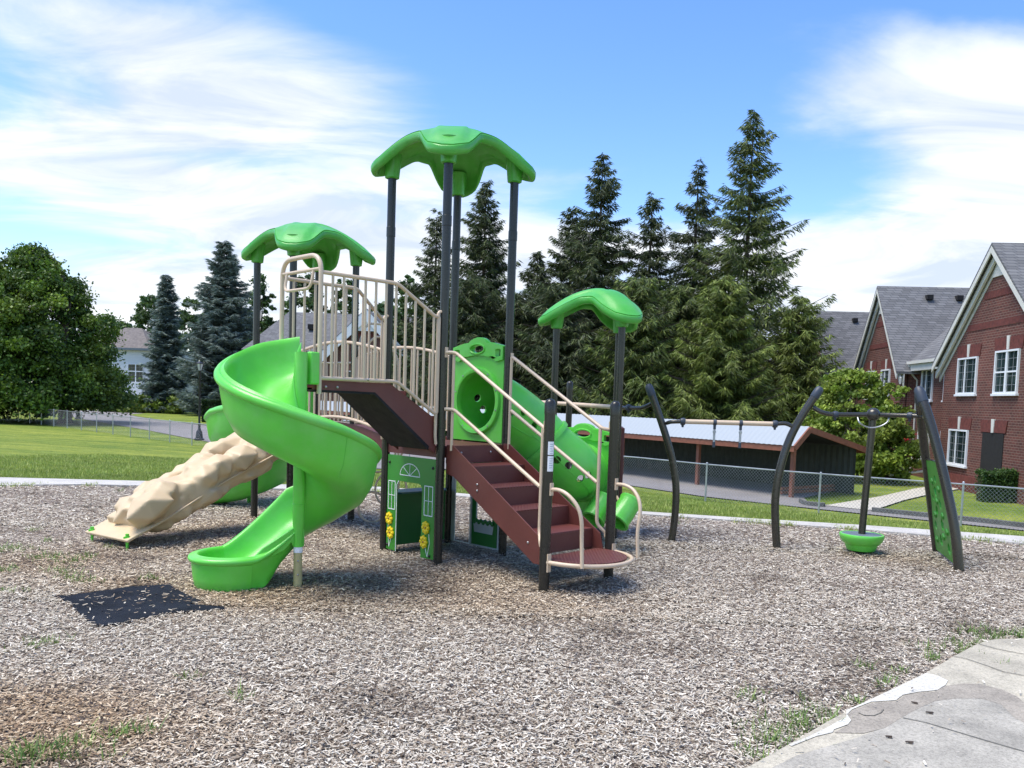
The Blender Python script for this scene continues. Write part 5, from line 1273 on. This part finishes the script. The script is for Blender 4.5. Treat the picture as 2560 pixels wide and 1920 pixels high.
def limbs(par,p,h,r,seed,cent,m='trunk',low=.25,nb=7):
    rr=random.Random(seed);b=MB();top=p+V((rr.uniform(-.3,.3),rr.uniform(-.3,.3),h*.85))
    b.tube(spl([p-UP*.3,p+UP*h*.15,p+UP*h*.45+V((rr.uniform(-.2,.2),0,0)),top],4),[r*(1.35 if i==0 else 1)*(1-i/13*.85) for i in range(13)],10)
    o=obj('trunk',b,m,par)
    for i in range(nb):
        c=V(cent[rr.randrange(len(cent))]);s=p+UP*h*(low+.4*i/nb);b=MB();mid=(s+c)/2+UP*.3
        b.tube(spl([s,mid,c],4),[r*.42*(1-k/9) for k in range(9)],6);obj('branch',b,m,o)
    return o
def broadleaf(p,h,rad_,n,ls,cols,label,seed,name='deciduous_tree',squash=1.,low=.18,r=.25,group=None,trunk=True,shape=None,nb=26,bs=.34,dx=0.):
    t=thing(name,tuple(p),label,'tree' if 'tree' in name else name.split('_')[-1],group)
    g=np.random.default_rng(seed);cz=[];sz=[]
    for i in range(nb):
        f=g.random();zz=low+(1-low)*f;R=rad_*math.sin(min(1,(1-f)*1.15+.12)*math.pi/2)**.8*(.55+.45*ss(0,.22,f)) if shape is None else shape(f)*rad_
        a=g.random()*6.283;q=R*(.35+.62*g.random()**.5);s=rad_*bs*(.6+.7*g.random())*(1-.45*f)
        cz.append((p.x+dx+q*math.cos(a)*squash,p.y+q*math.sin(a),p.z+h*zz-s*.35));sz.append(s)
    cent=np.array(cz);sz=np.array(sz)
    if trunk: limbs(t,V(p),h,r,seed,cz)
    q,c=leafcloud(cent,sz,n,ls,cols,seed);raw('crown',q,4,'leaf',t,c);return t
def conifer(p,h,R,label,seed,cols,name='spruce_tree',nw=44,droop=.35,dens=1.,bare=.02,pw=.85,up=.25,tw=.36,r=.22,group=None,per=9,gap=0.,hang=1.,wr=.082):
    t=thing(name,tuple(p),label,'tree',group);g=np.random.default_rng(seed);p=V(p)
    b=MB();b.tube([p-UP*.5,p+UP*h*.4,p+UP*h*.97],[r*1.2,r*.75,.03],9);tk=obj('trunk',b,'trunk',t)
    Q=[];Cc=[];br=[]
    zs=np.linspace(bare,.985,nw)
    for zi,f in enumerate(zs):
        Lm=R*((1-f)**pw)*(1 if f>.12 else .75+.25*f/.12);nb=max(5,int(per*(.75+.35*(1-f))))
        a0=g.random()*6.28;wl=.85+.3*g.random()
        for k in range(nb):
            if g.random()<gap: continue
            L=max(.18,Lm*wl*(.5+.62*g.random()));a=a0+6.283*k/nb+g.normal(0,.22);z0=h*f+g.normal(0,h/nw*.35)
            n=int(max(6,L/(.05)*dens));s=np.linspace(.08,1,n)
            dz=(-droop*np.sin(s*2.2)*.55+up*s**2.4)*L*(1-.5*f) +(.25*s*L if f>.8 else 0)
            ca,sa=math.cos(a),math.sin(a)
            X_=p.x+ca*s*L;Y_=p.y+sa*s*L;Z_=p.z+z0+dz
            wS=.30*L*np.clip(1.15-s,.12,1)*(s>.05)
            if L>1.2: br.append([(p.x,p.y,p.z+z0),(p.x+ca*L*.45,p.y+sa*L*.45,p.z+z0+np.interp(.45,s,dz)),(p.x+ca*L*.95,p.y+sa*L*.95,p.z+z0+dz[-1]-.02)])
            for rep in (0,1,2,1):
                m=len(s);off=(rep-1)*wS*(.25+1.*g.random(m)) + g.normal(0,.06,m)*L*.4
                x=X_-sa*off;y=Y_+ca*off;z=Z_-np.abs(off)*.35+g.normal(0,.05,m)
                l=tw*(.55+.8*g.random(m))
                # twig direction: outwards with side spread and hang
                da=a+(rep-1)*.9+g.normal(0,.45,m);hz=-(.25+.9*g.random(m))*hang
                dx=np.cos(da);dy=np.sin(da);nl=np.sqrt(dx*dx+dy*dy+hz*hz);dx/=nl;dy/=nl;hz=hz/nl
                D=np.stack([dx,dy,hz],1)+g.normal(0,.18,(m,3));D/=np.linalg.norm(D,axis=1)[:,None];c=np.stack([x,y,z],1)
                W1=np.cross(D,g.normal(0,1,(m,3)));W1/=np.linalg.norm(W1,axis=1)[:,None];w=(l*wr)[:,None]
                Q.append(np.stack([c-D*(l*.15)[:,None],c+D*(l*.35)[:,None]-W1*w,c+D*l[:,None],c+D*(l*.35)[:,None]+W1*w],1))
                cc=cols[g.integers(0,len(cols),m)]*(.65+.7*g.random((m,1)));tip=(s>.8)[:,None];cc=cc*np.where(tip,1.25,1.)
                Cc.append(cc)
    Q=np.concatenate(Q);Cc=np.concatenate(Cc)
    raw('crown',Q,4,'needle',t,Cc)
    q=[];
    for B in br:
        for u,v in((B[0],B[1]),(B[1],B[2])):
            u=np.array(u);v=np.array(v);q.append([u-[0,0,.03],v-[0,0,.015],v+[0,0,.015],u+[0,0,.03]]);
            d=v-u;n=np.array([-d[1],d[0],0]);n=n/(np.linalg.norm(n)+1e-6);q.append([u-n*.03,v-n*.015,v+n*.015,u+n*.03])
    if q: raw('branches',np.array(q),4,'trunk',tk)
    return t
NG=np.array([(.055,.083,.014),(.082,.118,.019),(.038,.06,.012),(.12,.15,.024)])   # Norway spruce greens
NG2=np.array([(.105,.14,.018),(.125,.16,.024),(.07,.10,.016),(.15,.185,.03)])           # sunnier, yellower
DG=np.array([(.034,.052,.014),(.05,.072,.017),(.025,.04,.012),(.07,.09,.02)])
BS=np.array([(.11,.15,.12),(.14,.185,.155),(.08,.11,.09),(.17,.215,.185)])
def topat(u,v,y,zb=DROP):
    t=AY(u,v,y);return V((t.x,y,zb)),t.z-zb
def sp(u,v,y,Rpx,label,seed,cols,**k):
    p,h=topat(u,v,y);
    # trees lean with the lens roll: place the foot straight below the top in the world
    return conifer(p,h,Rpx*y/2061.,label,seed,cols,group='evergreen trees in the background',**k)
sp(1886,272,52,262,'tallest spruce, with long sparse drooping boughs and bare upper trunk','11' and 11,NG,nw=46,per=8,gap=.12,droop=.25,up=.35,dens=.9,pw=.8,tw=.38,hang=1.)
sp(1748,402,56,165,'slim dark spruce just left of the tallest spruce',12,DG,nw=46,per=7,droop=.35,pw=.7,gap=.08)
sp(1632,482,55,150,'narrow pointed spruce third from the right in the evergreen row',13,DG,nw=44,per=7,droop=.35,pw=.65,gap=.08)
sp(1508,384,54,195,'tall dark spruce above the low right canopy, with bare leader',14,DG,nw=50,per=8,droop=.4,pw=.72,gap=.08,dens=1.1)
sp(1432,520,58,180,'broad dark spruce merging behind the tall one over the right canopy',15,DG,nw=44,per=8,pw=.65)
sp(1345,628,60,150,'shortest dark spruce, right of the tall canopy post',16,DG,nw=40,per=8,pw=.7)
sp(1216,452,57,165,'dark spruce rising beneath the right arm of the tall canopy',17,DG,nw=50,per=8,droop=.4,pw=.68,gap=.06,dens=1.1)
sp(1093,525,60,150,'leftmost dark spruce, behind the left post of the tall canopy',18,DG,nw=44,per=7,pw=.7,gap=.12)
sp(1815,690,45,215,'low wide sunlit spruce boughs in front of the tallest spruce',19,NG2,nw=38,per=10,pw=.6,droop=.4,tw=.32,dens=1.5,hang=1.)
sp(2000,740,47,170,'small yellow-green spruce right of the tallest spruce',21,NG2,nw=30,per=9,pw=.55,droop=.4,tw=.34)
sp(1600,690,47,190,'low bushy spruce above the carport roof, behind the first curved post',20,NG,nw=32,per=10,pw=.45,droop=.45,dens=1.1)
sp(1400,720,50,190,'low bushy spruce behind the crawl tube',22,DG,nw=32,per=10,pw=.42,dens=1.1)
sp(1180,700,52,180,'low bushy spruce behind the tall canopy posts',23,DG,nw=32,per=10,pw=.42,dens=1.1)
sp(1290,735,53,170,'low bushy spruce between the tall canopy and the right canopy',24,DG,nw=34,per=10,pw=.42,dens=1.1)
sp(1700,720,50,165,'bushy spruce filling the gap left of the tallest spruce',25,NG,nw=36,per=10,pw=.45,dens=1.1)
# blue spruces at left
def sp2(u,v,ub,vb,Rpx,label,seed,**k):
    b_=AZ(ub,vb,DROP);y=b_.y;t=AY(u,v,y);return conifer(V((t.x,y,DROP)),t.z-DROP,Rpx*y/2061.,label,seed,BS,name='blue_spruce',group='evergreen trees in the background',**k)
sp2(562,602,540,1040,128,'larger blue-grey spruce left of the left canopy',31,nw=56,per=10,droop=.3,up=.15,dens=1.1,pw=.62,tw=.5,hang=.35,r=.4)
sp2(416,686,440,1034,62,'narrower blue-grey spruce between the white house and the larger spruce',32,nw=56,per=10,droop=.3,up=.15,dens=1.,pw=.6,tw=.5,hang=.35,r=.35)
# broadleaf trees
LG=np.array([(.07,.135,.014),(.095,.165,.018),(.05,.10,.013),(.13,.20,.022)])
LY=np.array([(.20,.28,.03),(.27,.34,.05),(.14,.21,.025)]);LM=np.array([(.08,.135,.035),(.09,.15,.04),(.055,.10,.03)])
bt=AZ(163,1057,DROP);hh=(1057-628)/2061.*bt.y
broadleaf(bt-V((0.,0,0)),hh*1.0,6.0,150000,.25,LG,'large dark green leafy tree with a thick trunk on the lawn at far left',41,r=.55,low=.13,nb=420,bs=.15,dx=-2.6,shape=lambda f:(1. if f<.4 else 1.*(1-((f-.4)/.62)**1.6))*1.12)
bt2=AZ(-70,1052,DROP);broadleaf(bt2,hh*.92,5.4,50000,.27,LG,'dark leafy tree cut off by the left edge of the picture',42,r=.4,low=.08,nb=240,bs=.16,shape=lambda f:(.95 if f<.5 else .95*(1-((f-.5)/.55)**1.7))*1.1)
def bl(u,v,y,w,n,cols,label,seed,**k):
    t=AY(u,v,y);p=V((t.x,y,DROP));return broadleaf(p,t.z-DROP,w*y/2061.,n,k.pop('ls',.5),cols,label,seed,group='leafy trees in the distance',**k)
bl(372,738,135,55,16000,LM,'rounded green tree behind the white house chimney',51,low=.1,ls=.5,nb=130,bs=.2)
bl(478,748,130,60,14000,LM,'green tree showing between the two blue spruces',52,low=.1,ls=.5,nb=130,bs=.2)
bl(655,690,120,55,16000,LM,'loose green tree top behind the left post of the left canopy',53,low=.1,ls=.45,nb=130,bs=.2)
bl(765,690,118,70,18000,LM,'airy pale green tree above the grey roof of the brick house',54,low=.2,ls=.4,nb=150,bs=.17)
bl(862,700,116,55,16000,LM,'green tree above the ridge of the brick house gable',55,low=.2,ls=.4,nb=150,bs=.17)
bl(1020,690,80,55,16000,LM,'light green tree left of the leftmost dark spruce',56,low=.1,ls=.35,nb=130,bs=.2)
bl(965,760,100,60,8000,LM,'mid green tree behind the brick house right end',57,low=.05,ls=.6)
bl(300,800,140,60,6000,LM,'low green tree left of the white house roof',58,low=.05,ls=.7)
# sunny small tree in front of the brick building
bl(2130,925,37,142,34000,LY,'bright yellow-green maple in front of the recessed brick wall',61,ls=.16,low=.10,r=.07,nb=260,bs=.12)
bl(2235,950,36,70,12000,LY,'smaller leafy shrub tree right of the bright maple',62,ls=.15,low=.05,r=.06,nb=90,bs=.17)
# bush row and hedges
def hedge(u0,u1,v0,v1,y,cols,label,seed,n,ls=.12,name='hedge',box_=True,z0=DROP):
    a=AY(u0,v0,y);c=AY(u1,v1,y);x0,x1=a.x,c.x;h=a.z-z0;t=thing(name,((x0+x1)/2,y,z0),label,name)
    g=np.random.default_rng(seed);d=(x1-x0)*.35 if box_ else 1.5;d=min(d,2.2)
    f=g.random(n);p=np.stack([x0+(x1-x0)*g.random(n),y-.1+d*g.random(n),z0+h*g.random(n)],1)
    face=g.integers(0,3,n);p[face==0,1]=y+g.normal(0,.05,(face==0).sum());p[face==1,2]=z0+h+g.normal(0,.05,(face==1).sum())+.06*np.sin(p[face==1,0]*5)
    aa=g.normal(0,1,(n,3));aa/=np.linalg.norm(aa,axis=1)[:,None];bb=np.cross(aa,g.normal(0,1,(n,3)));bb/=np.linalg.norm(bb,axis=1)[:,None];L=ls*(.6+.8*g.random(n))[:,None]
    q=np.stack([p-aa*L*.5,p-bb*L*.35,p+aa*L*.5,p+bb*L*.35],1);raw('foliage',q,4,'leaf',t,cols[g.integers(0,len(cols),n)]*(.7+.6*g.random((n,1))))
    b=MB();b.bx(x0+.1,x1-.1,y+.15,y+d-.15,z0-.2,z0+h-.15);obj('inner_twigs',b,'trunk',t,smooth=False);return t
HG=np.array([(.03,.06,.015),(.045,.085,.02),(.022,.045,.012)])
hedge(505,600,1003,1050,76,HG,'dark clipped hedge beside the lamp post, left of the spiral slide',71,9000,.25)
hedge(2456,2575,1182,1200,29.5,np.array([(.04,.09,.015),(.07,.13,.02)]),'clipped green hedge below the brick building doorway',72,9000,.07)
for i,(u,v,w) in enumerate(((283,990,26),(318,994,24),(352,992,26),(385,996,24),(440,990,30))):
    t=AY(u,v,98);broadleaf(V((t.x,98,DROP)),t.z-DROP,w*98/2061.,1800,.35,LY*.8,('pale green bush nearest the big leafy tree','pale green bush under the balcony, second of the row','pale green bush under the balcony post, third of the row','pale green bush left of the narrow blue spruce','pale green bush at the foot of the narrow blue spruce')[i],80+i,name='bush',group='pale bushes below the white house',trunk=False,low=.1,nb=12,bs=.5)
for i,(u,v,w) in enumerate(((985,890,40),(1040,900,40),(930,905,34))):
    t=AY(u,v,62);broadleaf(V((t.x,62,DROP)),t.z-DROP,w*62/2061.,4000,.25,LM,('green bush seen through the ramp railings, middle one','green bush seen left of the near tall post','green bush against the brick gable wall')[i],90+i,name='bush',trunk=False,low=.1,nb=16,bs=.45)
# ================================================================ sky, sun, camera
w=bpy.data.worlds.new('World');sc.world=w;w.use_nodes=True;nt=w.node_tree;N=nt.nodes;L=nt.links
bg=N['Background'];sky=N.new('ShaderNodeTexSky');sky.sky_type='NISHITA';sky.sun_disc=False
SE_,SR=68,-105      # elevation, compass-like rotation of the sun
sky.sun_elevation=rad(SE_);sky.sun_rotation=rad(SR);sky.air_density=1.1;sky.dust_density=.3;sky.ozone_density=4.
tc=N.new('ShaderNodeTexCoord');sp_=N.new('ShaderNodeSeparateXYZ');L.new(tc.outputs['Generated'],sp_.inputs[0])
def mth(op,a,b=None,clamp=False):
    n=N.new('ShaderNodeMath');n.operation=op;n.use_clamp=clamp
    for i,x in enumerate((a,b)):
        if x is None: continue
        if hasattr(x,'is_linked'): L.new(x,n.inputs[i])
        else: n.inputs[i].default_value=x
    return n.outputs[0]
X_,Y_,Z_=sp_.outputs[0],sp_.outputs[1],sp_.outputs[2]
zz=mth('ADD',mth('MAXIMUM',Z_,0.),.16);cb=N.new('ShaderNodeCombineXYZ');L.new(mth('DIVIDE',X_,zz),cb.inputs[0]);L.new(mth('DIVIDE',Y_,zz),cb.inputs[1])
mp=N.new('ShaderNodeMapping');mp.inputs['Scale'].default_value=(1.05,1.25,1);mp.inputs['Rotation'].default_value=(0,0,rad(-24));mp.inputs['Location'].default_value=(3.1,.6,0);L.new(cb.outputs[0],mp.inputs[0])
n1=N.new('ShaderNodeTexNoise');n1.inputs['Scale'].default_value=.8;n1.inputs['Detail'].default_value=9;n1.inputs['Roughness'].default_value=.52;n1.inputs['Distortion'].default_value=.35;L.new(mp.outputs[0],n1.inputs['Vector'])
mp2=N.new('ShaderNodeMapping');mp2.inputs['Scale'].default_value=(.8,1.5,1);mp2.inputs['Rotation'].default_value=(0,0,rad(28));L.new(cb.outputs[0],mp2.inputs[0])
n2=N.new('ShaderNodeTexNoise');n2.inputs['Scale'].default_value=1.6;n2.inputs['Detail'].default_value=8;n2.inputs['Roughness'].default_value=.6;n2.inputs['Distortion'].default_value=.8;L.new(mp2.outputs[0],n2.inputs['Vector'])
# cloud banks: thick toward both sides, thin straight ahead and high
def lobe(ax,az,wx,wz,amp):
    dx=mth('DIVIDE',mth('SUBTRACT',mth('DIVIDE',X_,mth('MAXIMUM',Y_,.05)),ax),wx);dz=mth('DIVIDE',mth('SUBTRACT',mth('DIVIDE',Z_,mth('MAXIMUM',Y_,.05)),az),wz)
    r=mth('ADD',mth('MULTIPLY',dx,dx),mth('MULTIPLY',dz,dz));return mth('MULTIPLY',mth('POWER',2.718,mth('MULTIPLY',r,-1.)),amp)
cov=mth('ADD',mth('ADD',lobe(-.45,.36,.34,.13,.30),lobe(-.30,.22,.40,.11,.30)),mth('ADD',lobe(.62,.30,.26,.20,.42),lobe(.1,.06,1.2,.13,.36)))
cov=mth('ADD',cov,lobe(.30,.19,.18,.05,.16));cov=mth('ADD',cov,lobe(-.05,.42,.30,.16,-.14));cov=mth('ADD',cov,lobe(-.33,.275,.13,.025,-.22));cov=mth('ADD',cov,lobe(.1,.33,.3,.1,-.16));cov=mth('ADD',cov,lobe(.62,.50,.25,.05,-.2))
den=mth('ADD',mth('ADD',mth('MULTIPLY',n1.outputs['Fac'],1.15),mth('MULTIPLY',n2.outputs['Fac'],.27)),cov)
mr=N.new('ShaderNodeMapRange');mr.interpolation_type='SMOOTHSTEP';mr.inputs['From Min'].default_value=.74;mr.inputs['From Max'].default_value=1.02;L.new(den,mr.inputs['Value'])
hs_=N.new('ShaderNodeHueSaturation');hs_.inputs['Saturation'].default_value=1.2;hs_.inputs['Hue'].default_value=.512;hs_.inputs['Value'].default_value=1.02;L.new(sky.outputs[0],hs_.inputs['Color'])
cr=N.new('ShaderNodeValToRGB');cr.color_ramp.elements[0].position=.38;cr.color_ramp.elements[0].color=(2.75,3.1,3.85,1);cr.color_ramp.elements[1].position=.56;cr.color_ramp.elements[1].color=(4.0,4.1,4.2,1);L.new(n2.outputs['Fac'],cr.inputs[0])
mx=N.new('ShaderNodeMix');mx.data_type='RGBA';L.new(mth('MULTIPLY',mr.outputs[0],.96),mx.inputs[0]);L.new(hs_.outputs[0],mx.inputs[6]);L.new(cr.outputs[0],mx.inputs[7]);L.new(mx.outputs[2],bg.inputs[0]);bg.inputs[1].default_value=.14
sl=bpy.data.lights.new('sun','SUN');sl.energy=2.7;sl.angle=rad(34);sl.color=(1,.945,.85);so_=bpy.data.objects.new('sun',sl);C.objects.link(so_)
# Nishita: rotation measured from +Y, clockwise seen from above
az=rad(SR);sd_=V((math.sin(az)*math.cos(rad(SE_)),math.cos(az)*math.cos(rad(SE_)),math.sin(rad(SE_))))
so_.rotation_euler=sd_.to_track_quat('Z','Y').to_euler()
cam=bpy.data.cameras.new('camera');co=bpy.data.objects.new('camera',cam);C.objects.link(co);sc.camera=co
cam.sensor_width=36;cam.lens=36*F_/2560;cam.shift_y=CY_/2560;cam.clip_end=3000;cam.clip_start=.05
Rm=Matrix.Rotation(rad(90)+PT_,4,'X')@Matrix.Rotation(RO_,4,'Z');Rm.translation=V((0,0,H_));co.matrix_world=Rm
sc.view_settings.view_transform='Standard';sc.view_settings.look='None';sc.view_settings.gamma=1;sc.view_settings.exposure=0.98
sc.cycles.max_bounces=7;sc.cycles.diffuse_bounces=3;sc.cycles.transparent_max_bounces=4
